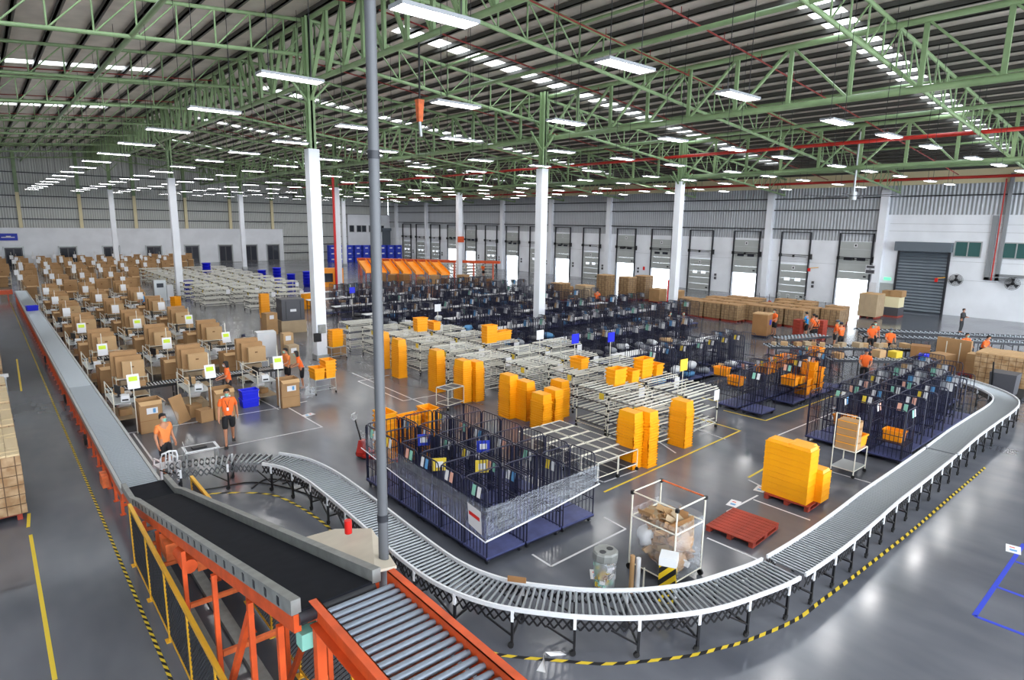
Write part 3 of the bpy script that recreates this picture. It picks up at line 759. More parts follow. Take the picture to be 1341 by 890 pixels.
hazard(smooth([P(*q) for q in ((600,838),(626,848),(660,858),(724,864),(790,869),(850,865),(905,858),(945,848),(980,838),(1041,812),(1075,787),(1115,757),(1160,722),(1200,690),(1240,655),(1290,612))], 4), .07, .12)
hazard(smooth([P(*q) for q in ((254,648),(300,645),(345,646),(370,652),(400,668),(430,690),(452,716))], 4), .07, .12)
for a, b in (((38,672),(37,690)),((40,700),(72,890)),((22,470),(28,512))): tape([P(*a),P(*b)], .065, 'tape_yellow')
for a, b in (((163,568),(360,534.8)),((200,604),(422,558.9)),((174.8,567.4),(200.7,603.4)),((375,532),(422,559)),((340,523),(365,536)),((360,535),(402,525)),((262,538),(275,548)),
    ((461,488),(790,631)),((469,499),(528,524.7)),((528,524.7),(573,516.4)),((469,499),(510,491)),((573,516.4),(590,523)),
    ((791,631),(834,615.7)),((697,725.6),(721.8,741.3)),((721.8,741.3),(819.5,692.3)),((819.5,692.3),(791,677)),
    ((986.7,653.9),(1060.9,680.9)),((951.9,669.6),(992.4,648.3)),((1019,569.7),(1099,537)),((926,704),(1015,742)),((965,765),(1140,655)),((980,628),(1004,640)),((1084,616),(1140,632)),
    ((908,560),(950,575)),((908,565),(930,553)),((858,575),(885,593))): tape([P(*a),P(*b)], .05, 'tape_white')
for a, b in (((791,644),(970,563.5)),((908,546),(970,564)),((947.4,537),(1002.5,550.6)),((1002.5,550.6),(1107,512.4)),((980,625),(1005,611)),((1005,540),(916,520))): tape([P(*a),P(*b)], .06, 'tape_yellow')
for a, b in (((1276,806),(1341,712)),((1276,806),(1360,838)),((1305,768),(1360,788)),((1330,735),(1360,745))): tape([P(*a),P(*b)], .07 if a == b else .08, 'tape_blue')
def paper_sheet(px, py, lab, s=.42, rz=.2):
    x, y = P(px, py); o = MB().cbox(0,0,.003,s,s*.62,.002,0).cbox(-s*.15,0,.005,s*.22,s*.3,.001,1).cbox(s*.2,.02,.005,s*.12,s*.22,.001,2).build('floor_sign',['paper','tag_sky','fire_red'],None,(x,y,0),rz)
    tag(o, lab, 'floor sign')
paper_sheet(961,659, 'white printed sheet stuck to the floor left of the crate pallet')
paper_sheet(996,640, 'white printed sheet stuck to the floor behind the crate pallet')
paper_sheet(1327,719, 'white printed sheet stuck to the floor by the blue tape')
paper_sheet(1094,534, 'white printed sheet on the floor at the tip of the white line')
paper_sheet(404,543, 'white scrap sheet on the floor beside the crate trolley')
paper_sheet(780,752, 'white folded sheet on the floor left of the waste bin', .35, .8)

# ================================================================ long roller conveyor on the orange frame
def roller_mesh(L, r, n=8):
    m = MB(); m.cyl((-L/2,0,0), (L/2,0,0), r, n); m.cyl((-L/2-.03,0,0), (L/2+.03,0,0), .008, 5, caps=False); return m
t = thing('roller_conveyor', 'long grey roller conveyor on an orange steel frame along the left aisle', 'conveyor', (2.28,15.7,0))
Y0, Y1 = 0.0, 48.6
r0 = roller_mesh(.66, .024).build('roller','roller_dark',t,(0,.05,.775)); k = 1; y = .05+.115
while k < 95: c = dup(r0, loc=(0,y,.775), parent=t); y += .115; k += 1
m = MB()
while y < Y1: m.cyl((-.33,y,.775), (.33,y,.775), .03, 6); y += .105
m.build('roller','roller_steel',t)['kind'] = 'stuff'
for s in (-1, 1):
    MB().box(s*.345,0,.66,s*.41,Y1,.80,0).build('side_rail','zinc',t)
    MB().box(s*.35,0,.46,s*.40,Y1,.655).build('frame_beam','orange_steel',t)
lg = MB(); lg.box(-.39,-.035,0,-.33,.035,.46).box(.33,-.035,0,.39,.035,.46).box(-.39,-.02,.2,.39,.02,.26).box(-.42,-.06,0,-.30,.06,.012).box(.30,-.06,0,.42,.06,.012)
l0 = lg.build('leg','orange_steel',t,(0,.4,0))
for j in range(1, 52): dup(l0, loc=(0,.4+.93*j,0), parent=t)
for j in (3,7,13,22): MB().cyl((-.46,j*.93-.3,.2), (-.40,j*.93-.3,.2), .17, 14).build('drive_wheel','black_rubber',t)
MB().cbox(-.5,1.9,.25,.14,.45,.3).build('motor_box','rust_orange',t)
t = thing('roller_conveyor', 'orange-framed roller conveyor crossing the aisle at the far left end', 'conveyor', (-3.2,65.2,0))
m = MB()
for j in range(90): m.cyl((-5+j*.11,-.33,.775), (-5+j*.11,.33,.775), .03, 6)
m.build('roller','roller_steel',t)['kind'] = 'stuff'
for s in (-1, 1): MB().box(-5,s*.345,.5,5,s*.41,.82).build('frame_beam','orange_steel',t)
for j in range(8): MB().box(-4.8+j*1.35,-.38,0,-4.74+j*1.35,-.32,.5).box(-4.8+j*1.35,.32,0,-4.74+j*1.35,.38,.5).box(-4.8+j*1.35,-.32,.2,-4.74+j*1.35,.32,.25).build('leg','orange_steel',t)
# ================================================================ inclined belt conveyor
BX = 2.35
prof = [(15.65,.80),(14.55,.86),(13.9,1.06),(5.35,3.16)]
t = thing('belt_conveyor', 'inclined black belt conveyor with grey side rails rising on orange legs', 'conveyor', (BX,10.5,0))
def belt_z(y):
    for (ya, za), (yb, zb) in zip(prof, prof[1:]):
        if yb <= y <= ya: return za+(zb-za)*(ya-y)/(ya-yb)
    return prof[-1][1]
def strip(x0, x1, dz0, dz1, mname, name, ys=None):
    m = MB(); pr = ys or prof
    for (ya, za), (yb, zb) in zip(pr, pr[1:]):
        a = [(x0,ya-10.5,za+dz0),(x1,ya-10.5,za+dz0),(x1,yb-10.5,zb+dz0),(x0,yb-10.5,zb+dz0)]
        m.add(a+[(p[0],p[1],p[2]+dz1-dz0) for p in a], [(0,3,2,1) if False else (3,2,1,0),(4,5,6,7),(0,1,5,4),(1,2,6,5),(2,3,7,6),(3,0,4,7)])
    return m.build(name, mname, t)
strip(-.37,.37,-.03,0,'belt','belt'); strip(-.36,.36,-.16,-.13,'belt','belt_return')
for s in (-1, 1):
    strip(s*.375 if s > 0 else -.47, .47 if s > 0 else -.375, -.03, .125, 'rail_grey', 'side_rail')
    strip(.38 if s > 0 else -.45, .45 if s > 0 else -.38, -.22, -.035, 'orange_steel', 'frame_beam')
rb_ = MB().box(-.478,-.025,0,-.471,.025,.09).build('rail_bracket','dark_steel',t,(0,14.2-10.5,belt_z(14.2)))
for j in range(1, 24):
    y = 14.2-.37*j; dup(rb_, loc=(0,y-10.5,belt_z(y)), parent=t)
for j, y in enumerate((14.2,13.2,11.94,9.95,8.2,6.7,5.75)):
    h = belt_z(y)-.25
    for s in (-1, 1): MB().box(s*.45-.03,y-10.53,0,s*.45+.03,y-10.47,h,0).box(s*.45-.08,y-10.6,0,s*.45+.08,y-10.4,.015).build('leg','orange_steel',t)
    MB().box(-.41,y-10.53,h*.45,.41,y-10.47,h*.45+.07).build('cross_bar','rust_orange',t)
MB().bar((-.45,8.2-10.5,.15), (-.45,6.7-10.5,2.45), .07).build('brace','orange_steel',t); MB().bar((.45,8.2-10.5,.15), (.45,6.7-10.5,2.45), .07).build('brace','orange_steel',t)
MB().cyl((-.40,5.38-10.5,3.07), (.40,5.38-10.5,3.07), .075, 14).build('end_drum','dark_steel',t)
MB().cbox(-.30,11.4-10.5,1.06,.34,.5,.30).box(-.1,.2,.95,.2,.6,1.2).build('motor_box','rust_orange',t)
MB().cyl((-.3,10.3-10.5,1.3), (-.3,10.9-10.5,1.3), .12, 12).build('motor','orange_steel',t)
MB().box(-.4,5.3-10.5,2.75,-.2,5.45-10.5,2.92).build('sensor_box','mask_teal',t)
for s in (-1,1): struct(MB().box(BX+s*.22-.09,1,0,BX+s*.22+.09,14.6,.09).build('trim_8','rail_grey'))
# ---- upper roller section nearest the camera
t = thing('roller_conveyor', 'raised steel roller section with orange side rails at the end of the black belt', 'conveyor', (2.5,3.2,0))
r0 = MB().cyl((-.345,0,0), (.345,0,0), .033, 12).cyl((.345,0,0), (.372,0,0), .028, 10).build('roller','roller_blue',t,(0,1.98,3.14))
for j in range(1, 34): dup(r0, loc=(0,1.98-.108*j,3.14), parent=t)
for s in (-1, 1):
    MB().box(s*.375,-1.9,2.98,s*.385,2.12,3.24).box(s*.375,-1.9,3.232,s*.46,2.12,3.24).box(s*.375,-1.9,2.98,s*.46,2.12,2.99).build('side_rail','orange_steel',t)
    for y in (2.0,.4,-1.4): MB().box(s*.42-.045,y-.045,0,s*.42+.045,y+.045,2.98).build('leg','orange_steel',t)
for y in (2.0,.4,-1.4): MB().box(-.38,y-.03,1.3,.38,y+.03,1.37).build('cross_bar','rust_orange',t)
MB().bar((-.42,2.0,.6), (-.42,.4,2.6), .07).build('brace','orange_steel',t)
MB().box(-.37,-1.9,2.9,.37,2.1,2.93).build('drip_tray','rust_orange',t)
# support plate and tall pole beside the belt
pl = MB().add([(2.83,7.6,belt_z(7.6)+.05),(2.83,5.5,belt_z(5.5)+.05),(3.12,5.55,3.1),(3.42,6.7,2.98),(3.2,7.3,2.8)], [(0,1,2,3,4)])
pl.add([(v_[0],v_[1],v_[2]-.03) for v_ in pl.v[:5]], [(4,3,2,1,0)]); pl.add(pl.v[:10], [(i,i+5,(i+1)%5+5,(i+1)%5) for i in range(5)])
tag(pl.build('cover_plate','pale_plate'), 'pale triangular cover plate bolted beside the black belt rail', 'cover plate')
x, y = 3.09, 5.78
t = thing('steel_pole', 'tall grey steel pole rising from the belt conveyor to the roof', 'pole', (x,y,0))
MB().cyl((0,0,0), (0,0,roof_z(x)), .056, 14).build('shaft','grey_steel',t); dup(MB().cyl((0,0,0), (0,0,.08), .062, 14).build('collar','dark_steel',t,(0,0,7.4)), loc=(0,0,3.55), parent=t); MB().cbox(0,0,0,.2,.2,.02).build('base_plate','zinc',t)
tag(MB().cyl((0,0,0), (0,0,.17), .045, 12).build('red_canister','fire_red',None,(3.13,6.75,2.99)), 'small red canister standing on the pale cover plate', 'canister')
# ================================================================ yellow guard fence beside the incline
def guard(x, ys, zt, label, fence_h):
    t = thing('guard_fence', label, 'fence', (x,ys[0],0)); n = len(ys)
    z = lambda y: zt(y)
    MB().bar((0,0,z(ys[0])), (0,ys[-1]-ys[0],z(ys[-1])), .06).build('top_rail','yellow_steel',t)
    MB().bar((0,0,.10), (0,ys[-1]-ys[0],.10), .035).build('bottom_rail','yellow_steel',t)
    for i, y in enumerate(ys): MB().box(-.022,y-ys[0]-.022,0,.022,y-ys[0]+.022,z(y)).box(-.07,y-ys[0]-.07,0,.07,y-ys[0]+.07,.012).build('post','yellow_steel',t)
    for i in range(n-1):
        m = MB(); a, b = ys[i]-ys[0], ys[i+1]-ys[0]; st = -.055; k = 0
        zz = min(z(ys[i]), z(ys[i+1]))-.05; L = abs(b-a); H = zz-.1
        c = -H
        while c < L:
            # the two diagonals of a diamond mesh
            s0, s1 = max(c, 0), min(c+H, L)
            if s1 > s0:
                m.bar((.0,a-s0,.1+(s0-c)), (.0,a-s1,.1+(s1-c)), .011)
                m.bar((.004,a-s0,zz-(s0-c)), (.004,a-s1,zz-(s1-c)), .011)
            c += .075
        m.build('wire_mesh','dark_steel',t)
    return t
guard(1.72, [13.46,11.97,10.53,9.1,7.7,6.3,4.9,3.5], lambda y: 1.28 if True else 0, 'yellow guard fence with dark wire mesh left of the inclined belt', 1.3)
guard(3.05, [14.4,13.2,12.0,10.8,9.6,8.4,7.4,6.6], lambda y: 1.2, 'yellow guard fence with wire mesh right of the inclined belt', 1.2)
# ================================================================ flexible accordion roller conveyor
PATH = [(3.0,16.75),(3.7,16.6),(4.5,16.32),(5.1,15.85),(5.55,15.1),(5.75,14.0),(5.78,12.8),(5.76,11.5),(5.72,10.2),(5.7,9.2),(5.73,8.5),(5.85,7.9),(6.1,7.3),(6.5,6.75),(7.05,6.15),(7.75,5.6),
        (8.6,5.15),(9.5,4.9),(10.5,4.72),(12,4.67),(13.6,4.7),(15.4,4.77),(17.5,4.8),(20,4.85),(22.3,4.92),(24.5,4.93),(26.5,4.93),(27.8,5.02),(28.7,5.3),(29.5,5.85),(30.1,6.5),(30.6,7.3),(30.9,8.2)]
fine = smooth([(a,b,0) for a, b in PATH], 12)
cum = [0]
for a, b in zip(fine, fine[1:]): cum.append(cum[-1]+(b-a).length)
def on_path(s):
    import bisect
    i = min(max(bisect.bisect(cum, s)-1, 0), len(fine)-2); tt = (s-cum[i])/max(cum[i+1]-cum[i], 1e-6)
    p = fine[i].lerp(fine[i+1], tt); d = (fine[min(i+2,len(fine)-1)]-fine[max(i-1,0)]).normalized()
    return p, d
def find_s(x, y): 
    b = min(range(len(fine)), key=lambda i: (fine[i].x-x)**2+(fine[i].y-y)**2); return cum[b]
def accordion(s0, s1, label, railed, pitch, legs_every, zt=.70):
    o0, _ = on_path((s0+s1)/2)
    t = thing('accordion_conveyor', label, 'conveyor', (o0.x,o0.y,0)); W = .33
    # rollers
    proto = None; cnt = 0; rest = MB(); s = s0+.05
    order = []
    while s < s1: order.append(s); s += pitch
    near = sorted(order, key=lambda q: on_path(q)[0].length)[:95]; near = set(near)
    for s in order:
        p, d = on_path(s); rz = math.atan2(d.y, d.x)+PI/2
        if s in near:
            if proto is None: proto = roller_mesh(2*W, .024, 8).build('roller','roller_dark',t); c = proto
            else: c = dup(proto, parent=t)
            c.location = (p.x-o0.x, p.y-o0.y, zt-.03); c.rotation_euler = (0,0,rz)
        else:
            n = Vector((-d.y,d.x,0))*W; q = Vector((p.x-o0.x,p.y-o0.y,zt-.03)); rest.cyl(tuple(q-n), tuple(q+n), .024, 6)
    if rest.v: rest.build('roller','roller_dark',t)['kind'] = 'stuff'
    # side rails, scissor lattice
    for sd in (-1, 1):
        ra = MB(); la = MB(); k = 0; s = s0; prev = None; zig = 0
        while s <= s1+1e-6:
            p, d = on_path(min(s, s1)); n = Vector((-d.y,d.x,0))*(sd*(W+.045)); q = (p.x-o0.x+n.x, p.y-o0.y+n.y)
            if prev is not None:
                if railed: ra.bar((prev[0],prev[1],zt+.0), (q[0],q[1],zt+.0), .04, .07)
                la.bar((prev[0],prev[1],zt-.06 if zig else zt-.24), (q[0],q[1],zt-.24 if zig else zt-.06), .012, .03)
                la.bar((prev[0],prev[1],zt-.24 if zig else zt-.06), (q[0],q[1],zt-.06 if zig else zt-.24), .012, .03)
                zig ^= 1
            prev = q; s += .13
        if railed: ra.build('side_rail','bag_white',t)
        la.build('scissor_lattice','black_steel' if railed else 'grey_steel',t)
    # legs: H-frames on castors
    proto = None; s = s0+.3
    while s < s1:
        p, d = on_path(s); rz = math.atan2(d.y, d.x)+PI/2
        if proto is None:
            m = MB(); w2 = W+.045
            for sd in (-1, 1): m.box(sd*w2-.02,-.02,.09,sd*w2+.02,.02,zt-.2,0).box(sd*w2-.024,-.024,zt-.22,sd*w2+.024,.024,zt-.02,1)
            m.box(-w2,-.015,.2,w2,.015,.23,0); m.bar((-w2,.0,.22), (-w2,.45,zt-.2), .025, .025, 0); m.bar((w2,.0,.22), (w2,.45,zt-.2), .025, .025, 0)
            proto = m.build('leg',['black_steel','white_gloss'],t); c = proto
            cs = []
            for sd in (-1, 1):
                cs.append(MB().cyl((sd*w2-.02,0.02,.05), (sd*w2+.02,.02,.05), .05, 10).box(sd*w2-.03,-.02,.05,sd*w2+.03,.04,.1).build('castor','black_rubber',proto))
        else: c = dup(proto, parent=t)
        c.location = (p.x-o0.x, p.y-o0.y, 0); c.rotation_euler = (0,0,rz)
        s += legs_every
    return t
sA, sB, sC, sD = find_s(5.2,15.75), find_s(9.4,4.9), find_s(13,4.69), find_s(20,4.85)
accordion(0.0, sA, 'bare stretched accordion conveyor reaching toward the long grey roller conveyor', False, .135, 1.15)
accordion(sA+.05, find_s(10.6,4.72), 'accordion roller conveyor with white rails curving past the front cages', True, .105, .95)
accordion(find_s(10.6,4.72)+.08, sD, 'accordion roller conveyor with white rails running past the red pallets', True, .095, .85)
accordion(sD+.08, cum[-1]-.05, 'accordion roller conveyor with white rails bending at the far right', True, .10, .95)
tag(MB().box(-.16,-.02,0,.16,.02,.09).build('brown_card','carton_dark',None,(6.45,7.35,.745),-.9), 'small brown card taped on the white rail of the curved conveyor', 'card')
t = thing('paper_scrap', 'two white paper scraps on the floor under the curved conveyor', 'paper', (*P(722,868),0)); 
MB().add([(-.3,.02,.004),(-.05,.14,.004),(.02,.2,.06),(-.22,-.1,.004)], [(0,1,2,3)]).add([(.05,.2,.06),(.1,.12,.004),(.32,-.02,.004),(.3,.1,.01)], [(0,1,2,3)]).build('sheet','paper',t)
# cables under the accordion conveyor
for k, (pts, lb) in enumerate((([(330,640),(350,628),(390,632),(420,640),(400,626),(370,634)],'tangled black cable on the floor under the bare accordion conveyor'),
        ([(235,645),(280,640),(330,632),(380,640),(430,655),(470,640)],'long black cable trailing along the hazard tape near the belt'))):
    tag(MB().tube([tuple(q) for q in smooth([(*P(*p_), .02) for p_ in pts], 6)], .016, 6).build('cable','black_rubber'), lb, 'cable')
# ================================================================ roll cages
CW, CD, CH = 1.02, .82, 1.66
def cage_proto(detail=True, variant=0):
    t = empty('roll_cage', (0,0,0)); w, d = CW/2, CD/2
    m = MB(); m.box(-w,-d,.15,w,d,.19,0); m.box(-w,-d,.12,w,-d+.04,.15,1).box(-w,d-.04,.12,w,d,.15,1).box(-w,-d,.12,-w+.04,d,.15,1).box(w-.04,-d,.12,w,d,.15,1)
    if not detail:
        for x, y in ((-w+.08,-d+.09),(w-.08,-d+.09),(-w+.08,d-.09),(w-.08,d-.09)): m.box(x-.03,y-.05,0,x+.03,y+.05,.12,1)
    m.build('base',['navy_base','navy_steel'],t)
    def side(axis, c, a, b, n, bt):
        m = MB(); R_ = .015
        if axis == 'x': q = lambda u, z: (c,u,z)
        else: q = lambda u, z: (u,c,z)
        m.tube([q(a,.17),q(a,CH-.09),q(a+.03,CH-.02),q(a+.09,CH),q(b-.09,CH),q(b-.03,CH-.02),q(b,CH-.09),q(b,.17)], R_, 6)
        for z in ((.55,1.1) if bt else (.85,)): m.bar(q(a,z), q(b,z), .016, .02)
        for i in range(1, n): u = a+(b-a)*i/n; m.bar(q(u,.19), q(u,CH), .012 if detail else .013, .012 if detail else .013)
        return m
    side('x',-w+.02,-d+.02,d-.02,7,True).build('side_frame','navy_steel',t); side('x',w-.02,-d+.02,d-.02,7,True).build('side_frame','navy_steel',t)
    side('y',d-.02,-w+.05,w-.05,8,False).build('back_frame','navy_steel',t)
    if detail:
        MB().cyl((-w+.02,-d+.03,.62), (w-.02,-d+.03,.62), .010, 6).build('front_bar','navy_steel',t)
        c = MB().cyl((-.02,0,.06), (.02,0,.06), .06, 10).box(-.03,-.03,.06,.03,.03,.12).build('castor','dark_steel',t,(-w+.08,-d+.09,0))
        for x, y in ((w-.08,-d+.09),(-w+.08,d-.09),(w-.08,d-.09)): dup(c, loc=(x,y,0), parent=t)
    far_ = 0 if detail else .05
    cols = [('paper','tag_mint'),('tag_pink','paper'),('tag_sky','paper'),('tag_mint','tag_pink'),('paper','tag_yellow')][variant % 5] if detail else [('paper','bag_grey'),('bag_white','tag_sky'),('bag_grey','paper'),('paper','tag_mint'),('bag_white','carton_light')][variant % 5]
    for k in range(2):
        u = -.22+.17*k+.1*(variant % 3)
        MB().add([(-w-.0,u-far_,CH-.04+far_),(-w-.0,u+.11+far_,CH-.04+far_),(-w-.03,u+.12+far_,CH-.26-far_),(-w-.03,u+.01-far_,CH-.26-far_),(-w+.004,u-far_,CH-.04+far_),(-w+.004,u+.11+far_,CH-.04+far_),(-w-.026,u+.12+far_,CH-.26-far_),(-w-.026,u+.01-far_,CH-.26-far_)],
            [(3,2,1,0),(4,5,6,7),(0,1,5,4),(1,2,6,5),(2,3,7,6),(3,0,4,7)]).build('hanging_tag',cols[k],t)
    return t
CP = [cage_proto(True, i) for i in range(5)]; CF = [cage_proto(False, i) for i in range(5)]
USED = set()
def put(proto, loc, rz, label, cat, group):
    o = proto if proto.name not in USED else dup(proto)
    USED.add(proto.name); o.location = loc; o.rotation_euler = (0,0,rz); tag(o, label, cat, group); return o
ncage = 0
for i in range(3):
    for j in range(6):
        put(CP[(i*2+j) % 5], (7.62+1.07*i, 9.44+.86*j, 0), 0 if (i+j) % 2 == 0 else 0, 'empty navy roll cage in the wrapped front block, %s from left, %s row back' % (nth(i+1), nth(j+1)), 'roll cage', 'navy cages in the wrapped front block'); ncage += 1
for i in range(3):
    for j in range(10):
        x, y = 20.25+1.04*j, 6.25+.9*i
        if (x > 27 and i == 0) or (x > 29 and i == 1): continue
        put(CP[(i+j*3) % 5] if j < 5 else CF[(i+j) % 5], (x, y, 0), PI/2 if j == 0 else 0, 'empty navy cage by the right conveyor, %s line from it, %s along' % (nth(i+1), nth(j+1)), 'roll cage', 'navy cages beside the right conveyor'); ncage += 1
# loose labels: blue and white boards hung on the front cages
for k, (x, y, m_, lb) in enumerate(((8.1,12.9,'tape_blue','blue plate with white centre hung on a cage in the front block'),(7.5,11.3,'tag_yellow','yellow plate hung inside the near left cage of the front block'),
        (9.0,11.6,'tape_blue','blue plate hung on a middle cage of the front block'),(8.2,10.6,'tag_yellow','yellow plate hung on a middle cage of the front block'))):
    tag(MB().box(-.16,-.012,1.22,.16,.0,1.52,0).box(-.09,-.016,1.30,.09,-.012,1.44,1).build('hanging_plate',[m_,'paper'],None,(x,y-.0,0),-.5), lb, 'plate')
# stretch film round the front block
def film():
    t = thing('stretch_film', 'clear stretch film with white hem wrapped round the front navy cages', 'plastic film', (7.05,8.98,0))
    m = MB()
    def ribbon(pts, n=10):
        for (a0, a1, b0, b1, p, q) in pts:
            for i in range(n):
                s0, s1 = i/n, (i+1)/n; L = lambda u, v, k: u+(v-u)*k
                sag = lambda k: -.05*math.sin(PI*k)
                m.add([(L(p[0],q[0],s0),L(p[1],q[1],s0),L(a0,b0,s0)+sag(s0)),(L(p[0],q[0],s1),L(p[1],q[1],s1),L(a0,b0,s1)+sag(s1)),(L(p[0],q[0],s1),L(p[1],q[1],s1),L(a1,b1,s1)),(L(p[0],q[0],s0),L(p[1],q[1],s0),L(a1,b1,s0))], [(0,1,2,3)], 0, True)
    ribbon([(1.05,1.5,.62,1.32,(-.03,5.2),(-.03,-.04)),(.62,1.32,.95,1.42,(-.03,-.04),(3.25,-.04)),(.95,1.42,1.0,1.45,(3.25,-.04),(3.25,1.8))])
    m.build('film_band','stretch_film',t)
    m = MB(); m.tube([(-.04,5.2,1.03),(-.04,2.6,.8),(-.04,-.05,.6)], .012, 5).tube([(-.04,-.05,.62),(1.6,-.05,.76),(3.26,-.05,.95)], .018, 5)
    m.build('film_hem','white_gloss',t)
    MB().add([(-.055,.55,1.25),(-.055,.1,1.2),(-.055,.06,.72),(-.055,.5,.8)], [(0,1,2,3)]).add([(-.058,.5,1.1),(-.058,.14,1.06),(-.058,.13,.98),(-.058,.49,1.02)], [(0,1,2,3)], 1).build('printed_sheet',['paper','fire_red'],t)
film()
# ---- the field of cages in double rows
def parcel_mesh(seed, nm, m_):
    r = random.Random(seed); n, rows = 10, 5; vs = []
    for j in range(rows+1):
        a = -PI/2+PI*j/rows
        for i in range(n):
            th = 2*PI*i/n; k = 1+r.uniform(-.14,.14); cx = math.copysign(abs(math.cos(th))**.5, math.cos(th)); sy = math.copysign(abs(math.sin(th))**.5, math.sin(th))
            vs.append((.27*math.cos(a)**.5*cx*k if j not in (0, rows) else .03*cx, .19*math.cos(a)**.5*sy*k if j not in (0, rows) else .03*sy, .12+.12*math.sin(a)*k))
    m = MB().add(vs, [(j*n+i, j*n+(i+1)%n, (j+1)*n+(i+1)%n, (j+1)*n+i) for j in range(rows) for i in range(n)]+[tuple(range(n-1,-1,-1)), tuple(range(rows*n,rows*n+n))], 0, True)
    o = m.build(nm, m_); return o
PARC = [(parcel_mesh(1,'parcel_bag','bag_white'),'white'),(parcel_mesh(2,'parcel_bag','bag_grey'),'grey'),(parcel_mesh(3,'parcel_bag','tag_sky'),'pale blue'),(parcel_mesh(4,'parcel_bag','carton_light'),'light brown'),(parcel_mesh(5,'parcel_bag','charcoal_plastic'),'charcoal')]
R2 = random.Random(11)
COLUMNS = [(12.45,29.3),(12.95,59.5),(28.3,61.1),(41.8,58.6),(26.75,28.8),(41.1,28.9)]
FIELD = []
row = 0
for k in range(9):
    for h in (0, 1):
        y = 11.0+4.55*k+1.0*h; row += 1
        x0 = 21.4 if y < 30.5 else 19.0 if y < 43 else 22.2
        x1 = [27.2, 29.0, 30.4, 37.5, 38.5, 38.5, 38.5, 38.5, 38.0][k]
        x = x0; c = 0
        while x < x1:
            c += 1
            bad = any(abs(x-a) < .9 and abs(y-b) < .85 for a, b in COLUMNS+[(34.9,34.0),(37.3,33.4),(31.6,22.4),(32.3,21.9),(28.8,10.2)]) or (k == 0 and h == 0 and c in (2,))
            drop = R2.random() < (.06 if y < 25 else .14)
            if not bad and not drop: FIELD.append((x+R2.uniform(-.04,.04), y+R2.uniform(-.03,.03), row, c))
            x += 1.12 if y < 35 else 1.22
npar = 0; MANY = 290
for (x, y, rw, c) in FIELD:
    near = y < 16
    pr = (CP if near else CF)[R2.randrange(5)]
    put(pr, (x,y,0), (0 if rw % 2 else PI)+R2.uniform(-.03,.03), 'navy roll cage in the cage field, %s row from the front, %s from left' % (nth(rw), nth(c)), 'roll cage', 'navy cages in the large cage field'); ncage += 1
    if y > 14.5:
        for q in range(R2.choices((0,1,2),(1,3,5))[0]):
            if npar >= MANY: break
            o, nm = PARC[R2.choices(range(5), (4,5,2,2,3))[0]]; npar += 1
            zz = .19 if q == 0 else R2.uniform(.46,.56)
            oo = put(o, (x+R2.uniform(-.15,.15), y+R2.uniform(-.1,.1), zz), R2.uniform(0,3), '%s parcel bag %s in the %s cage of cage row %s' % (nm, ('at the bottom','on top')[q], nth(c), nth(rw)), 'parcel', 'parcel bags lying in the cage field'); k_ = R2.uniform(1.0,1.3); oo.scale = (k_*1.1,k_,k_*.95)
print('cages', ncage, 'parcels', npar)
# long white tables in the aisles of the field
def table_proto():
    t = empty('sorting_table', (0,0,0)); MB().box(-2,-.35,.84,2,.35,.88).build('table_top','white_gloss',t)
    for x in (-1.9,0,1.9):
        MB().box(x-.02,-.32,0,x+.02,-.28,.84).box(x-.02,.28,0,x+.02,.32,.84).box(x-.02,-.3,.4,x+.02,.3,.43).build('leg','dark_steel',t)
    return t
TP = table_proto()
for k, (x, y) in enumerate([(x, 11.0+4.55*q+2.7) for q in range(1, 9) for x in ((23.8,28.6) if q < 3 else (20.5,25.0,33.0) if q > 4 else (23.8,29.6,34.6)) if not (q == 4 and x == 25.0)]):
    if any(abs(x-a) < 2.3 and abs(y-b) < .7 for a, b in COLUMNS): continue
    put(TP, (x,y,0), 0, 'long white sorting table in a cage field aisle, %s counted from the near side' % nth(k+1), 'table', 'white sorting tables in the aisles')
# blue sign boards on poles over the cages
for k, (px, py, lb, m_) in enumerate(((753,442,'blue double board on a pole above the middle cages','blue_plastic'),(800,440,'blue framed board among the middle cages','blue_plastic'),(707,437,'white board on a pole above the cage rows','paper'),
        (573,402,'white hanging board above the far cage rows','paper'),(895,476,'tan round board on a pole near the yellow crate cages','tag_yellow'),(461,379,'small blue board on a pole above the far left cages','blue_plastic'))):
    x, y = P(px,py,1.95); t = thing('sign_post', lb, 'sign', (x,y,0)); MB().cyl((0,0,0), (0,0,2.05), .02, 6).build('post','ivory_pipe',t); MB().cbox(0,-.02,1.7,.42,.03,.42).build('board',m_,t)

# ================================================================ crates
def crate_mesh(nm, m_, L=.64, W=.45, H=.32, tp=.028):
    m = MB()
    m.frus(0,0,0,H,L-2*tp-.03,W-2*tp-.03,L-.05,W-.05,0,cap=False)
    m.frus(0,0,.012,H,L-2*tp-.05,W-2*tp-.05,L-.07,W-.07,0,cap=False)
    a, b = L/2, W/2
    for z0, z1, g in ((H-.045,H,0),(H*.55,H*.55+.02,.022)):
        m.box(-a+g,-b+g,z0,a-g,-b+.035+g,z1).box(-a+g,b-.035-g,z0,a-g,b-g,z1).box(-a+g,-b+g,z0,-a+.035+g,b-g,z1).box(a-.035-g,-b+g,z0,a-g,b-g,z1)
    return m.build(nm, m_)
CY = crate_mesh('plastic_crate','crate_yellow'); CB = crate_mesh('plastic_crate','blue_plastic'); CO = crate_mesh('plastic_crate','crate_orange',.58,.42); CT = MB().box(-.3,-.22,0,.3,.22,.138).box(-.31,-.23,.138,.31,.23,.149).build('plastic_crate','crate_yellow'); CTT = MB().box(-.3,-.22,0,.3,.22,.138).box(-.31,-.23,.138,.31,.23,.149).frus(0,0,.149,.215,.56,.40,.50,.34).build('plastic_crate','crate_yellow')
ncr = 0
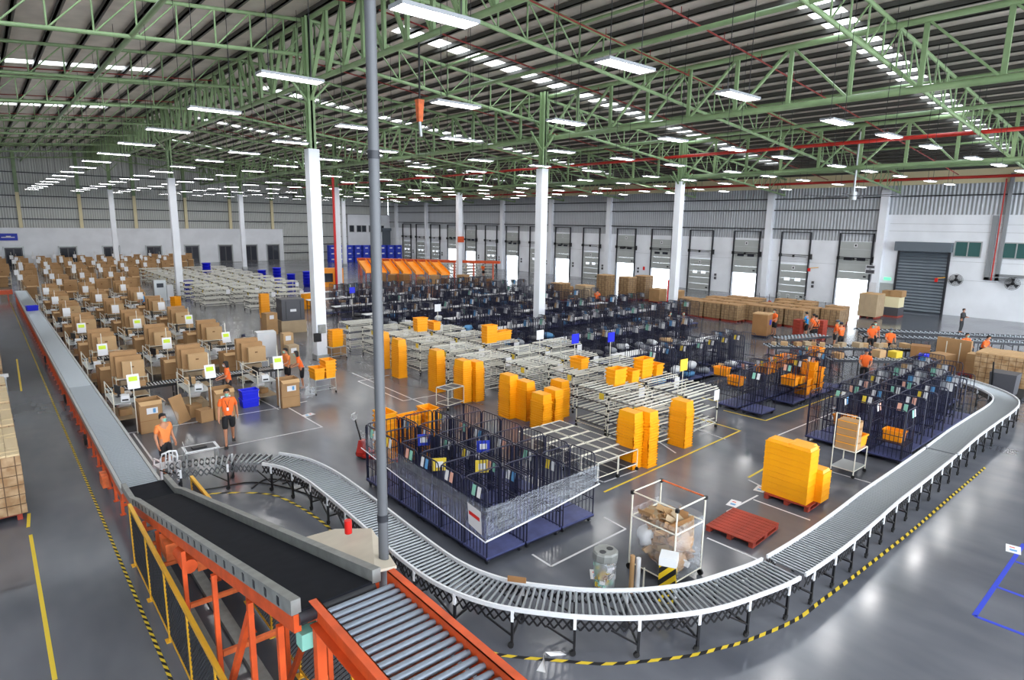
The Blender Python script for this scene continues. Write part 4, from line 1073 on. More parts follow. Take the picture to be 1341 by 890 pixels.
def stack(x, y, n, where, group, rz=0.0, pitch=.082, z0=0.0, proto=None, colour='yellow', flip=False, cl='crate'):
    global ncr
    proto = proto or CY
    for i in range(n):
        end = 'topmost' if i == n-1 else nth(i+1)+' from the bottom'
        o = put(proto, (x+R2.uniform(-.006,.006), y+R2.uniform(-.006,.006), z0+i*pitch+(.32 if flip else 0)), rz+R2.uniform(-.012,.012), '%s crate, %s, %s' % (colour, end, where), cl, group)
        if flip: o.rotation_euler = (PI,0,rz+R2.uniform(-.012,.012))
        ncr += 1
ST = [(13.98,25.75,18,'in the stack just right of the pole','s'),(13.72,23.8,18,'in the stack second right of the pole','s'),(13.75,20.85,18,'in the stack behind the grey mesh trolley','s'),
    (13.72,19.0,17,'left half of the trolley twin stack','s'),(14.2,18.85,16,'right half of the trolley twin stack','s'),
    (13.85,16.4,16,'in the back stack at the white racks','s'),(14.15,15.85,14,'in the lower stack at the white racks','s'),
    (13.9,14.75,12,'in the short left stack of the trio','s'),(14.4,14.7,13,'in the middle stack of the trio','s'),(15.4,15.4,13,'in the rear stack of the trio','s'),
    (13.62,10.75,17,'in the left half of the near twin stack','s'),(14.05,10.55,17,'in the right half of the near twin stack','s'),
    (16.25,10.85,15,'in the lone stack by the yellow tape line','s')]
for x, y, n, w, _ in ST: stack(x, y, n, w, 'nested yellow crates '+w, PI/2, flip=True)
# crates stacked upside down on the near red pallet
for x, y, n, w in ((14.93,7.0,9,'on the red pallet at the back left'),(15.55,6.72,8,'on the red pallet at the back right'),(15.35,6.28,5,'on the red pallet at the front'),(14.93,6.45,9,'on the red pallet at the front left')):
    for i in range(n):
        z = .141+i*.15
        put(CTT if i == n-1 else CT, (x,y,z), PI/2, 'upturned yellow crate, %s from below, %s' % (nth(i+1), w), 'crate', 'upturned yellow crates on the red pallet'); 
        ncr += 1
for o in COL.objects:
    if o.get('group') == 'upturned yellow crates on the red pallet': o.rotation_euler = (0,0,PI/2)
# yellow crates behind the front cage block
for x, y, n, w in ((8.35,15.35,9,'left behind the front cage block'),(8.95,15.05,8,'middle behind the front cage block'),(9.55,14.95,9,'right behind the front cage block')):
    stack(x, y, n, 'in the pile '+w, 'yellow crates piled behind the front block', PI/2 if x != 8.95 else 0, .145)
# crates inside the near row of the field
k = 0
for x, y, zs in ((21.4,12.0,(.9,)),(22.4,13.2,(.9,)),(23.64,11.0,(.75,)),(24.2,11.0,(.75,)),(24.76,11.0,(.2,.52)),(25.3,11.0,(.2,.52,.84,1.16)),(25.88,11.0,(.2,.52,.84)),(26.5,12.0,(.2,.52)),(23.6,12.1,(1.0,)),(24.2,12.1,(1.0,)),(24.9,12.2,(1.1,)),(25.5,12.3,(1.1,)),(26.1,12.3,(1.1,))):
    for z in zs:
        if z > .3 and z == zs[0]:
            tag(MB().box(-.33,-.3,-.03,.33,.3,-.005).build('wire_shelf','navy_steel',None,(x,y,z)), 'navy shelf holding the %s yellow crate group of the near cages' % nth(k+1), 'shelf')
        k += 1; put(CO, (x,y,z), PI/2, 'orange-yellow crate in the near row of field cages, %s counted from the left' % nth(k), 'crate', 'orange-yellow crates in the near field cages'); ncr += 1
for k, (x, y, z, w) in enumerate(((20.2,7.55,.72,'on the shelf of the near left cage by the right conveyor'),(20.45,6.2,.55,'low in the near cage by the right conveyor'),(28.2,12.2,1.1,'high in the cage left of the standing aisle worker'),(28.8,12.3,1.1,'right one high in the cage behind the aisle worker'))):
    tag(MB().box(-.33,-.4,-.03,.33,.4,-.005).build('wire_shelf','navy_steel',None,(x,y,z)), 'shelf under the crate '+w.replace('by the right conveyor','at the right'), 'shelf')
    put(CO, (x,y,z), PI/2, 'orange-yellow crate '+w, 'crate', None)
print('crates', ncr)

# ================================================================ white pipe racks with roller tracks
def rack_proto():
    t = empty('flow_rack', (0,0,0)); w, d, h = .95, .66, 1.42
    f = MB()
    for x in (-w,w):
        for y in (-d,d): f.cyl((x,y,.1), (x,y,h), .018, 6)
        for z in (.18,h-.02): f.cyl((x,-d,z), (x,d,z), .016, 6)
    for y in (-d,d):
        for z in (.18,h-.02): f.cyl((-w,y,z), (w,y,z), .016, 6)
    for x in (-w,w):
        for y in (-d,d):
            for z in (.18,.66,1.02,h-.02): f.box(x-.03,y-.03,z-.035,x+.03,y+.03,z+.035,1)
    f.build('pipe_frame',['ivory_pipe','black_rubber'],t)
    for q, z in enumerate((.30,.68,1.04,1.38)):
        m = MB()
        for k in range(6):
            y = -d+.08+k*(2*d-.16)/5; m.box(-w,y-.018,z+.02*q,w,y+.018,z+.03+.02*q if False else z+.02*q+.026)
        m.build('track_shelf','rack_track',t)
        m = MB()
        for x in (-w,0,w): m.box(x-.02,-d,z-.03+.02*q,x+.02,d,z+.015*q-.005)
        m.build('shelf_beam','dark_steel',t)
    c = MB().cyl((-.02,0,.05), (.02,0,.05), .05, 8).box(-.02,-.02,.05,.02,.02,.11).build('castor','black_rubber',t,(-w,-d,0))
    for x, y in ((w,-d),(-w,d),(w,d)): dup(c, loc=(x,y,0), parent=t)
    MB().box(w-.3,-d-.04,1.0,w+.0,-d-.03,1.36).build('label_sheet','paper',t); MB().box(-w-.04,-d+.1,1.2,-w-.03,-d+.3,1.4).build('label_card','tag_yellow',t)
    return t
RP = rack_proto(); k = 0
RK = [(15.55,11.75),(17.75,11.75),(15.95,13.5),(18.1,13.6),(16.9,15.9),(19.1,15.9),(16.3,17.8),(18.5,17.9),(15.4,19.9),(17.6,19.9),(19.8,20.1),(15.6,22.0),(17.8,22.2),(15.6,24.2),(17.8,24.3),(15.6,26.3),(17.8,26.4),(15.6,28.4),(17.8,28.5),(15.3,30.6)]
for x, y in RK: k += 1; put(RP, (x,y,0), 0, 'white pipe flow rack with roller shelves, %s from the near end' % nth(k), 'rack', 'white flow racks behind the crate stacks')
k = 0
for y in (48.5,52.2,55.0,58,61,64,67,70,73,76):
    for x in (13.8,16.0,18.2,20.4):
        if (y < 50 and x < 15) or (y < 54 and x > 19) or any(abs(x-a) < 1.2 and abs(y-b) < .9 for a, b in COLUMNS): continue
        k += 1; put(RP, (x,y,0), 0, 'white pipe flow rack in the far left group, %s counted from its near end' % nth(k), 'rack', 'white flow racks in the far left group')
k = 0
for y in (63.5,66.5,69.5,72.5):
    for x in (47,49.4): k += 1; put(RP, (x,y,0), 0, 'white pipe rack near the far dock doors, %s in order of distance' % nth(k), 'rack', 'white flow racks near the far dock doors')
# loose crates on the racks
for k, (x, y, z, n, w) in enumerate(((16.2,13.5,1.41,3,'on the rack behind the twin stack'),(16.9,13.5,1.41,2,'on the middle rack top'),(17.8,13.6,1.41,4,'on the right rack top'),(18.4,13.6,1.41,2,'at the right rack end'),
        (17.3,21.9,1.41,5,'on the rack top near the grey pole sign'),(17.9,22.2,1.41,2,'beside the tall group on the rack'),(18.4,22.2,1.41,2,'at the right end of that rack'),(16.9,15.9,1.41,2,'on the rack by the red bar'),
        (16.4,26.3,1.41,4,'on the far rack behind the pole'),(17.2,26.3,1.41,2,'right on the far rack behind the pole'))):
    for i in range(n): put(CY, (x,y,z+i*.13), PI/2*(k % 2), 'yellow crate %s, %s from below' % (w, nth(i+1)), 'crate', 'yellow crates on rack tops')
# grey mesh trolleys (low, dark tops)
def mesh_trolley(h):
    t = empty('mesh_trolley', (0,0,0)); m = MB()
    for x in (-.42,.42):
        for y in (-.3,.3): m.cyl((x,y,.1), (x,y,h), .014, 6)
    for z in (h,.2):
        for y in (-.3,.3): m.cyl((-.42,y,z), (.42,y,z), .014, 6)
        for x in (-.42,0,.42): m.cyl((x,-.3,z), (x,.3,z), .012, 6)
    m.build('frame','ivory_pipe',t); MB().box(-.41,-.29,h-.03,.41,.29,h-.012).build('top_sheet','charcoal_plastic',t); MB().box(-.41,-.29,.19,.41,.29,.205).build('lower_sheet','charcoal_plastic',t)
    c = MB().cyl((-.02,0,.05), (.02,0,.05), .05, 8).box(-.02,-.02,.05,.02,.02,.11).build('castor','black_rubber',t,(-.42,-.3,0))
    for x, y in ((.42,-.3),(-.42,.3),(.42,.3)): dup(c, loc=(x,y,0), parent=t)
    return t
MT = mesh_trolley(.62); k = 0
for y in (10.65,11.3,11.95,12.6,13.25):
    for x in (12.3,13.2):
        if x > 13 and y < 11: x = 13.1
        k += 1; put(MT, (x-.02,y,0), 0, 'low white trolley with dark sheet top beside the front cages, %s from the near end' % nth(k), 'trolley', 'low sheet-topped trolleys by the front cages')
MT2 = mesh_trolley(.78)
x, y = 12.85, 18.6
put(MT2, (x,y,0), .2, 'grey mesh trolley standing in front of the twin crate stack', 'trolley', None)
print('ok p4')
# ================================================================ wooden pallets and wrapped loads
def pallet_proto(nm='wooden_pallet', m_='pallet_red', L=1.3, W=1.1):
    t = empty(nm, (0,0,0)); a, b = L/2, W/2
    m0 = MB().box(-.066,-b,.118,.066,b,.14).build('deck_board',m_,t,(-a+.05,0,0))
    for i in range(1, 9): dup(m0, loc=(-a+.05+i*(L-.1)/8,0,0), parent=t)
    for y in (-b+.05,0,b-.05): MB().box(-a,y-.05,.0,a,y+.05,.02).box(-a,y-.05,.02,-a+.13,y+.05,.1).box(-.07,y-.05,.02,.07,y+.05,.1).box(a-.13,y-.05,.02,a,y+.05,.1).box(-a,y-.05,.1,a,y+.05,.118).build('stringer',m_,t)
    return t
PP = pallet_proto()
def pallet_low():
    m = MB()
    for i in range(7): m.box(-.6+i*.19,-.55,.118,-.52+i*.19,.55,.14)
    for y in (-.5,0,.5): m.box(-.6,y-.05,0,.62,y+.05,.118)
    return m.build('wooden_pallet','pallet_red')
PL = pallet_low()
put(PP, (12.62,6.62,0), .07, 'empty red wooden pallet on the floor between the waste cart and the crate pallet', 'pallet', None)
put(PP, (15.3,6.65,0), .05, 'red wooden pallet loaded with upturned yellow crates', 'pallet', None)
def load(x, y, w, d, h, z0, label, side='wrapped_cartons', top='tape_clear', group=None, bx=.25, cat='pallet load', nm='pallet_load', seed=0, corner=True):
    r = random.Random(seed); m = MB(); nx, ny = max(1,round(w/bx)), max(1,round(d/bx))
    m.box(-w/2+.008,-d/2+.008,0,w/2-.008,d/2-.008,h-.06,0)
    for i in range(nx):
        for j in range(ny):
            m.box(-w/2+i*w/nx+.004,-d/2+j*d/ny+.004,h-.05,-w/2+(i+1)*w/nx-.004,-d/2+(j+1)*d/ny-.004,h+r.uniform(-.012,.012),1)
    nz = max(1,round((h-.05)/(.23 if bx < .3 else .18)))
    for k in range(nz):                         # the outer boxes stand slightly proud of each other
        z0_, z1_ = k*(h-.05)/nz+.003, (k+1)*(h-.05)/nz-.003
        for i in range(nx):
            for s in (-1, 1):
                q = r.uniform(0,.014); m.box(-w/2+i*w/nx+.003,s*(d/2-.02),z0_,-w/2+(i+1)*w/nx-.003,s*(d/2+q),z1_,0)
        for j in range(ny):
            for s in (-1, 1):
                q = r.uniform(0,.014); m.box(s*(w/2-.02),-d/2+j*d/ny+.003,z0_,s*(w/2+q),-d/2+(j+1)*d/ny-.003,z1_,0)
    return tag(m.build(nm,[side,top],None,(x,y,z0)), label, cat, group)
k = 0
for j, (y, h) in enumerate(((17.85,1.42),(19.2,1.38),(20.55,1.42),(21.9,1.36),(23.25,1.40),(24.6,1.30),(27.2,1.1),(31.4,1.45),(32.75,1.38),(34.1,1.46),(35.45,1.36),(36.8,1.44),(38.15,1.40),(39.5,1.36),(40.85,1.42))):
    put(PL, (-.42,y,0), PI/2, 'red wooden pallet under the %s wrapped load of the left aisle' % nth(j+1), 'pallet', 'red pallets along the left edge')
    load(-.38, y, 1.2, 1.22, h, .14, 'shrink-wrapped brown carton load by the left aisle, %s from the near end' % nth(j+1), group='wrapped loads along the left edge', seed=j)
t = thing('work_cart', 'small cart with open brown carton and papers among the left pallet loads', 'cart', (-.1,29.4,0))
MB().box(-.5,-.4,.86,.4,.4,.9).build('shelf','zinc',t)
for x_ in (-.47,.37):
    for y_ in (-.37,.37): MB().box(x_-.015,y_-.015,0,x_+.015,y_+.015,.86).build('leg','zinc',t)
tag(MB().box(-.25,-.25,0,.25,.25,.3,0).box(-.25,-.62,.28,.25,-.25,.3,0).build('cardboard_box','carton_light',None,(-.2,29.4,.9)), 'open brown carton on the small cart by the left pallet loads', 'box')
tag(MB().cbox(.1,0,0,.3,.42,.05).build('paper_stack','paper',None,(.12,29.45,.9)), 'white stack of papers on the small cart by the left aisle', 'paper')
# low dark-brown loads before the dock doors
RB = [(41.35,28.1),(41.4,26.7),(41.45,25.3),(41.5,23.9),(42.6,22.6),(42.7,21.2),(42.8,19.8),(45.2,18.4),(43.05,26.7),(43.1,25.3),(43.15,23.9),(44.3,22.6),(44.4,21.2),(44.5,19.8),(44.7,27.3),(44.75,25.9),(44.8,24.4),(46.2,22.4),(46.3,20.9),(46.9,18.9),(46.4,26.5),(46.5,25.0),(47.9,23.2),(48.0,21.6)]
for j, (x, y) in enumerate(RB):
    if (abs(x-41.1) < .95 and abs(y-28.9) < .95): x += .75
    put(PL, (x,y,0), PI/2, 'red wooden pallet under a brown carton load before the dock doors, %s in order' % nth(j+1), 'pallet', 'red pallets before the dock doors')
    load(x, y, 1.2, 1.25, 1.12, .14, 'brown carton load on a red pallet before the dock doors, %s in order' % nth(j+1), 'wrapped_cartons_dark', 'carton', 'brown carton loads before the dock doors', .4, seed=j+40)
for j, (x, y, w, d, h, m_, lb) in enumerate(((43.5,38.0,1.1,1.2,2.15,'wrapped_cartons_dark','tall brown carton load left of an open dock door'),(44.9,36.6,1.1,1.2,2.0,'wrapped_cartons_dark','tall brown carton load in the middle of the dock group'),
        (46.4,35.9,1.1,1.2,2.1,'wrapped_cartons_dark','tall brown carton load right in the dock group'),(39.6,36.9,1.2,1.2,1.5,'carton_grey','plain tan carton load behind the dark clothed person'),(45.9,33.9,1.1,1.1,1.1,'carton','low orange-brown carton load in the dock group'),
        (47.4,33.0,1.0,1.0,.95,'carton','low brown carton load near the blue machine'),(39.6,39.9,1.3,1.2,1.45,'wrapped_cartons_dark','brown carton load right of the second column'),(41.0,40.6,1.0,1.0,1.0,'carton','small brown carton load right of the second column'),
        (52.3,18.6,1.5,1.3,1.75,'carton_grey','tall tan film-wrapped carton load beside an open dock door'),(34.2,6.4,1.7,1.9,1.35,'wrapped_cartons','wide brown carton load at the right edge behind the conveyor'),(35.3,7.7,.7,.7,.95,'carton_light','small carton pile left of the wide right carton load'))):
    put(PL, (x,y,0), 0, 'red wooden pallet under the '+lb, 'pallet', None)
    load(x, y, w, d, h, .14, lb, m_, 'carton_light', None, .4, seed=j+90)
# yellow-wrapped stack and pallet jack by the shutter
t = thing('pallet_load', 'cream wrapped goods with brown cartons on top left of the grey shutter', 'pallet load', (54.6,17.9,0))
MB().box(-.6,-.65,.1,.6,.65,.75).build('lower_goods','charcoal_plastic',t); MB().box(-.58,-.62,.75,.58,.62,1.55).build('wrapped_goods','cream_panel',t); MB().box(-.55,-.75,1.56,.45,.05,2.05).box(-.4,.1,1.56,.5,.7,2.0).build('top_cartons','carton',t); MB().box(-.62,-.66,0,.62,.66,.1).build('skid','pallet_red',t)
# ================================================================ pallet jacks
def jack_proto():
    t = empty('pallet_jack', (0,0,0))
    MB().box(-.27,-1.2,.06,-.11,0,.12).build('fork','red_paint',t); MB().box(.11,-1.2,.06,.27,0,.12).build('fork','red_paint',t)
    m = MB().box(-.25,0,.08,.25,.2,.2); m.frus(0,.12,.2,.5,.4,.2,.18,.16); m.build('pump_body','red_paint',t)
    MB().cyl((0,.16,.45), (0,.34,1.1), .022, 8).build('tiller','black_steel',t)
    MB().tube([(0,.34,1.08),(-.1,.35,1.12),(-.15,.37,1.2),(-.11,.38,1.28),(.11,.38,1.28),(.15,.37,1.2),(.1,.35,1.12),(0,.34,1.08)], .016, 7).build('handle_loop','bag_white',t)
    for x in (-.07,.07): MB().cyl((x-.025,.22,.09), (x+.025,.22,.09), .09, 12).build('wheel','black_rubber',t)
    for x in (-.19,.19): MB().cyl((x-.03,-1.05,.04), (x+.03,-1.05,.04), .04, 10).build('roller','dark_steel',t)
    return t
JP = jack_proto()
put(JP, (8.05,15.95,0), face(-.3,1)+.3, 'red pallet jack with white handle loop left of the pole behind the front cages', 'pallet jack', None)
for k, (x, y) in enumerate(((51.5,27.6),(51.3,26.6),(51.0,25.6),(50.8,24.7),(50.5,23.8),(50.2,22.9),(49.9,22.0),(49.6,21.1))):
    put(JP, (x+.8,y,0), PI/2+RND.uniform(-.05,.05), 'red pallet jack parked behind the brown pallet loads, %s from the left' % nth(k+1), 'pallet jack', 'parked red pallet jacks by the docks')
# ================================================================ waste cart, bins, chair, trolleys in front
t = thing('waste_cart', 'tall pipe-framed waste cart with clear plastic sides full of cardboard scraps', 'cart', (9.77,6.68,0), 0)
w, d, h = .46, .52, 1.65
m = MB()
for x in (-w,w):
    for y in (-d,d): m.cyl((x,y,.12), (x,y,h), .017, 8)
for z in (.16,h,1.15):
    for y in (-d,d): m.cyl((-w,y,z), (w,y,z), .015, 8)
    for x in (-w,w): m.cyl((x,-d,z), (x,d,z), .015, 8)
m.build('pipe_frame','ivory_pipe',t)
MB().cyl((w,-d,h), (w,d,h), .018, 8).build('top_pipe','rust_orange',t)
m = MB()
for x in (-w,w):
    for y in (-d,d): m.box(x-.03,y-.03,h-.05,x+.03,y+.03,h+.02)
m.build('pipe_joint','black_rubber',t)
m = MB(); zt = 1.3
for (a, b) in (((-w-.01,-d-.01),(w+.01,-d-.01)),((w+.01,-d-.01),(w+.01,d+.01)),((w+.01,d+.01),(-w-.01,d+.01)),((-w-.01,d+.01),(-w-.01,-d-.01))): m.add([(a[0],a[1],.18),(b[0],b[1],.18),(b[0],b[1],zt),(a[0],a[1],zt)], [(0,1,2,3)])
m.build('plastic_side','clear_sheet',t)
for x in (-w,w):
    for y in (-d,d): MB().cyl((x-.02,y,.06), (x+.02,y,.06), .06, 10).box(x-.02,y-.02,.06,x+.02,y+.02,.13).build('castor','black_rubber',t)
MB().box(-w,-d,.15,w,d,.18).build('base_board','charcoal_plastic',t)
R3 = random.Random(5)
for k, (a_, b_, c_, s_) in enumerate(((-.12,-.2,.2,1.3),(.15,.2,.22,1.4),(-.14,.22,.55,1.3),(.14,-.2,.6,1.35),(0,.1,.9,1.2))):
    o = parcel_mesh(60+k,'paper_bag',('carton','carton_dark','bag_white','carton','carton_grey')[k]); o.location = (9.77+a_,6.68+b_,c_); o.scale = (s_*.85,s_,s_*1.25); o.rotation_euler = (.1,.1,k*1.3)
    tag(o, ('brown bag at the bottom left of the waste cart','dark brown bag at the bottom right of the waste cart','white plastic bag in the middle of the waste cart','brown bag in the middle of the waste cart','tan bag near the top of the waste cart')[k], 'bag')
for k in range(90):
    z = .3+.95*R3.random(); sx, sy = R3.uniform(.18,.48), R3.uniform(.15,.42)
    o = MB().box(-sx/2,-sy/2,-.012,sx/2,sy/2,.012,0).box(-sx/2,sy/2-.006,0,sx/2,sy/2+.006,.1,0).build('cardboard_scrap',['carton','carton_dark','carton_light','carton_grey','bag_white'][R3.choices(range(5),(4,4,3,2,1))[0]],None,(9.77+R3.uniform(-.24,.24),6.68+R3.uniform(-.3,.3),z))
    o.rotation_euler = (R3.uniform(-.6,.6),R3.uniform(-.6,.6),R3.uniform(0,3))
    tag(o, 'torn piece of brown or white packing scrap inside the clear waste cart', 'scrap', 'packing scraps in the waste cart')
t = thing('waste_bin', 'round clear waste bin with grey lid beside the curved conveyor', 'bin', (8.45,7.1,0))
MB().lathe([(0,.02),(.2,.02),(.225,.62)], n=18).build('clear_body','bin_plastic',t); MB().lathe([(.235,.58),(.245,.6),(.245,.72),(.22,.75),(0,.752)], n=10, smooth=False).build('lid','rail_grey',t); [MB().cyl((a_,-.02,.75), (a_,-.02,.757), .065, 12).build('lid_opening','dark_steel',t) for a_ in (-.1,.1)]
m = MB()
for k in range(40):
    a = R3.uniform(0,6.28); rr = .17*R3.random()**.5; m.cbox(rr*math.cos(a),rr*math.sin(a),R3.uniform(.04,.46),R3.uniform(.06,.14),R3.uniform(.06,.14),R3.uniform(.04,.1),k % 4,R3.uniform(0,3))
m.build('rubbish',['paper','carton','tag_mint','tag_yellow'],t)['kind'] = 'stuff'
for k, (px, py, m_, h, lb) in enumerate(((826,775,'carton',.75,'brown cardboard tube standing behind the curved conveyor'),(834,775,'bag_white',.7,'white paper tube standing behind the curved conveyor'),(842,775,'ivory_pipe',.5,'thin ivory stick standing behind the curved conveyor'))):
    x, y = P(px,py); tag(MB().cyl((0,0,0), (0,0,h), .045 if k < 2 else .016, 12).build('cardboard_tube' if k == 0 else 'paper_tube' if k == 1 else 'stick',m_,None,(x,y,0)), lb, 'tube' if k < 2 else 'stick')
x, y = 9.05, 6.1
t = thing('striped_post', 'square bollard box with black and yellow stripes and pale top behind the conveyor', 'bollard', (x,y,0), .5)
MB().cbox(0,0,0,.3,.3,.72).build('striped_body','hazard_diag',t); MB().cbox(0,0,.72,.32,.32,.16).build('pale_cap','bag_white',t)
# white plastic chair
t = thing('plastic_chair', 'white plastic chair turned away beside the roller conveyor end', 'chair', (3.15,17.62,0), face(-.2,1))
m = MB().cbox(0,0,.42,.44,.44,.03); m.build('seat','white_gloss',t)
m = MB().tube([(-.2,-.2,.44),(-.21,-.24,.7),(-.17,-.27,.84),(0,-.28,.88),(.17,-.27,.84),(.21,-.24,.7),(.2,-.2,.44)], .025, 7)
for x_ in (-.1,0,.1): m.bar((x_,-.21,.45), (x_*.8,-.275,.86), .045, .015)
m.build('backrest','white_gloss',t)
for x_ in (-.2,.2):
    for y_ in (-.2,.2): MB().frus(x_,y_,0,.43,.045,.045,.06,.06).build('leg','white_gloss',t)
    MB().bar((x_,-.2,.64), (x_,.2,.62), .05, .02).bar((x_,.2,.62), (x_,.2,.42), .04).build('armrest','white_gloss',t)
# flat trolley with grey top and wire handle
t = thing('flat_trolley', 'low metal trolley with dark tray and curved handle beside the peach-shirted man', 'trolley', (4.0,17.55,0), -.05)
MB().cbox(0,0,.742,.70,.42,.016,1).cbox(0,0,.735,.84,.56,.018,0).build('tray',['bag_white','charcoal_plastic'],t)
for x_ in (-.38,.38):
    for y_ in (-.24,.24): MB().cyl((x_,y_,0), (x_,y_,.74), .014, 6).build('leg','zinc',t)
MB().tube([(-.4,-.22,.74),(-.43,-.2,.95),(-.43,-.05,1.0),(-.41,.0,.9)], .012, 6).build('handle','zinc',t)
tag(MB().cbox(0,0,0,.34,.2,.03).build('clipboard','black_steel',None,(3.95,17.5,.766),.1), 'black clipboard lying on the flat metal trolley', 'clipboard')
# yellow crate trolley by the packing area
def crate_trolley(x, y, rz, label):
    t = thing('crate_trolley', label, 'trolley', (x,y,0), rz); m = MB()
    for a in (-.42,.42):
        for b in (-.28,.28): m.cyl((a,b,.08), (a,b,.62), .016, 6)
    for z in (.62,.2):
        for b in (-.28,.28): m.cyl((-.42,b,z), (.42,b,z), .014, 6)
        for a in (-.42,.42): m.cyl((a,-.28,z), (a,.28,z), .014, 6)
    m.tube([(.42,-.28,.62),(.42,-.28,1.0),(.42,.28,1.0),(.42,.28,.62)], .014, 6)
    m.build('frame','zinc',t); MB().box(-.42,-.28,.62,.42,.28,.635).build('deck','zinc',t)
    for a in (-.42,.42):
        for b in (-.28,.28): MB().cyl((a-.015,b,.05), (a+.015,b,.05), .05, 8).build('castor','black_rubber',t)
    return t
crate_trolley(9.95,23.3,0,'metal trolley carrying yellow crates at the edge of the packing rows')
for k, (x, y, n, w) in enumerate(((9.72,23.3,2,'on the left of the crate trolley'),(10.18,23.3,4,'on the right of the crate trolley'))):
    for i in range(n): put(CY, (x,y,.636+i*.13), PI/2, 'yellow crate %s, %s from below' % (w, nth(i+1)), 'crate', 'yellow crates on the packing trolley')
crate_trolley(13.1,28.9,.1,'metal trolley with tilted yellow crates left of the cage field')
for i in range(5): put(CY, (13.1,28.9,.636+i*.13-.3*(i < 0)), .1, 'yellow crate on the trolley left of the cage field, %s from below' % nth(i+1), 'crate', 'yellow crates on the cage-side trolley')
for i in range(2): put(CB, (7.05,23.2,i*.32), 0, 'blue plastic crate %s beside the tall tan carton' % ('standing on the floor' if i == 0 else 'stacked on the other blue crate'), 'crate', None)
put(CB, (2.25,50.2,.81), .2, 'blue plastic crate riding on the long left roller conveyor', 'crate', None)
# right side: trolley with brown cartons, black bin, board
t = thing('carton_trolley', 'white pipe trolley with a column of brown cartons right of the crate pallet', 'trolley', (18.15,6.55,0), 0); m = MB()
for a in (-.4,.4):
    for b in (-.3,.3): m.cyl((a,b,.08), (a,b,.75 if a > 0 else 1.75), .016, 6)
for z in (.2,.75):
    for b in (-.3,.3): m.cyl((-.4,b,z), (.4,b,z), .014, 6)
    for a in (-.4,.4): m.cyl((a,-.3,z), (a,.3,z), .014, 6)
m.cyl((-.4,-.3,1.75), (-.4,.3,1.75), .014, 6); m.build('frame','ivory_pipe',t); MB().box(-.4,-.3,.75,.4,.3,.765).build('shelf','zinc',t); MB().box(-.4,-.3,.2,.4,.3,.215).build('shelf','zinc',t)
for a in (-.4,.4):
    for b in (-.3,.3): MB().cyl((a-.02,b,.05), (a+.02,b,.05), .05, 8).build('castor','black_rubber',t)
for i in range(4): tag(MB().box(-.2,-.26,0,.2,.26,.2,0).box(-.201,-.26,.17,.201,.261,.19,1).build('cardboard_box',['carton','crate_yellow'],None,(17.95,6.55,.766+i*.205)), 'brown carton in the column on the white trolley, %s from below' % nth(i+1), 'box', 'cartons on the white trolley')
put(CO, (18.4,6.5,.766), 0, 'orange-yellow crate beside the carton column on the white trolley', 'crate', None)
t = thing('platform_cart', 'black tall bin on a low black platform cart at the right edge', 'cart', (32.0,5.9,0)); MB().cbox(.4,-.2,.1,2.0,1.0,.06).build('platform','black_rubber',t); MB().frus(-.2,0,.16,1.05,.8,.8,.9,.9).build('bin_body','charcoal_plastic',t); MB().bar((-.6,.3,.16), (-.75,.35,1.5), .05).build('handle','black_steel',t)
t = thing('board_panel', 'tall brown board panel with ivory stripes standing at the right table', 'board', (36.0,8.85,0), -.15); MB().cbox(0,0,0,.14,1.5,1.55).build('panel','carton',t); MB().box(-.085,-.32,.4,-.07,-.28,1.4).box(-.085,.28,.4,-.07,.32,1.4).build('stripe','ivory_pipe',t)
for k, (x, y) in enumerate(((38.3,17.6),(39.2,16.6))):
    for i in range(6): tag(MB().cbox(0,0,0,.6,.42,.17).cbox(0,0,.17,.64,.46,.03).build('red_crate','pallet_red',None,(x,y,i*.2)), 'red-brown crate in the %s red stack beside the docks walkway, %s from below' % (nth(k+1), nth(i+1)), 'crate', 'red-brown crate stacks')
t = thing('carton_trolley', 'tall brown carton trolley with blue star mark near the pallet row', 'trolley', (37.0,19.3,0), .2); MB().cbox(0,0,.15,1.0,.9,1.3).build('carton_body','carton_dark',t); MB().cbox(0,0,1.45,1.05,.95,.06).build('carton_lid','carton_light',t); MB().cbox(.1,-.47,.8,.3,.02,.3).build('star_mark','tape_blue',t); MB().cbox(0,0,.05,1,.9,.1).build('trolley_base','navy_steel',t)
# grey skate conveyors at the right with work tables
def skate(x0, y0, x1, y1, z, label, wd=.5):
    d = Vector((x1-x0,y1-y0,0)); L = d.length; t = thing('skate_conveyor', label, 'conveyor', (x0,y0,0), math.atan2(d.y,d.x)); m = MB(); s = 0
    while s < L:
        m.cyl((s,-wd,z-.01), (s,wd,z-.01), .008, 5)
        for q_ in range(4): yy = -wd+.1+q_*(2*wd-.2)/3; m.cyl((s,yy-.04,z), (s,yy+.04,z), .036, 7)
        s += .26
    m.build('skate_wheel','roller_steel',t)['kind'] = 'stuff'
    for sd in (-1, 1): MB().box(0,sd*wd-.02,z-.09,L,sd*wd+.02,z+.03).build('side_rail','dark_steel',t)
    s = .3
    while s < L: MB().box(s-.02,-wd,0,s+.02,-wd+.04,z-.08).box(s-.02,wd-.04,0,s+.02,wd,z-.08).box(s-.015,-wd,.25,s+.015,wd,.28).build('leg','black_steel',t); s += 1.3
skate(30.6,15.6,36.6,10.2,.78,'grey skate conveyor in front of the orange-shirted sorters')
skate(38.2,13.9,43.2,7.2,.78,'grey skate conveyor along the walkway behind the sorters')
skate(40.0,14.9,45.5,7.6,.78,'second grey skate conveyor nearest the white wall at the right')
skate(33.2,16.2,36.4,15.2,.78,'short grey skate conveyor beside the back-braced worker')
skate(29.5,12.0,33.2,8.9,.86,'white-topped conveyor table left of the tall brown board',.4)
R4 = random.Random(8)
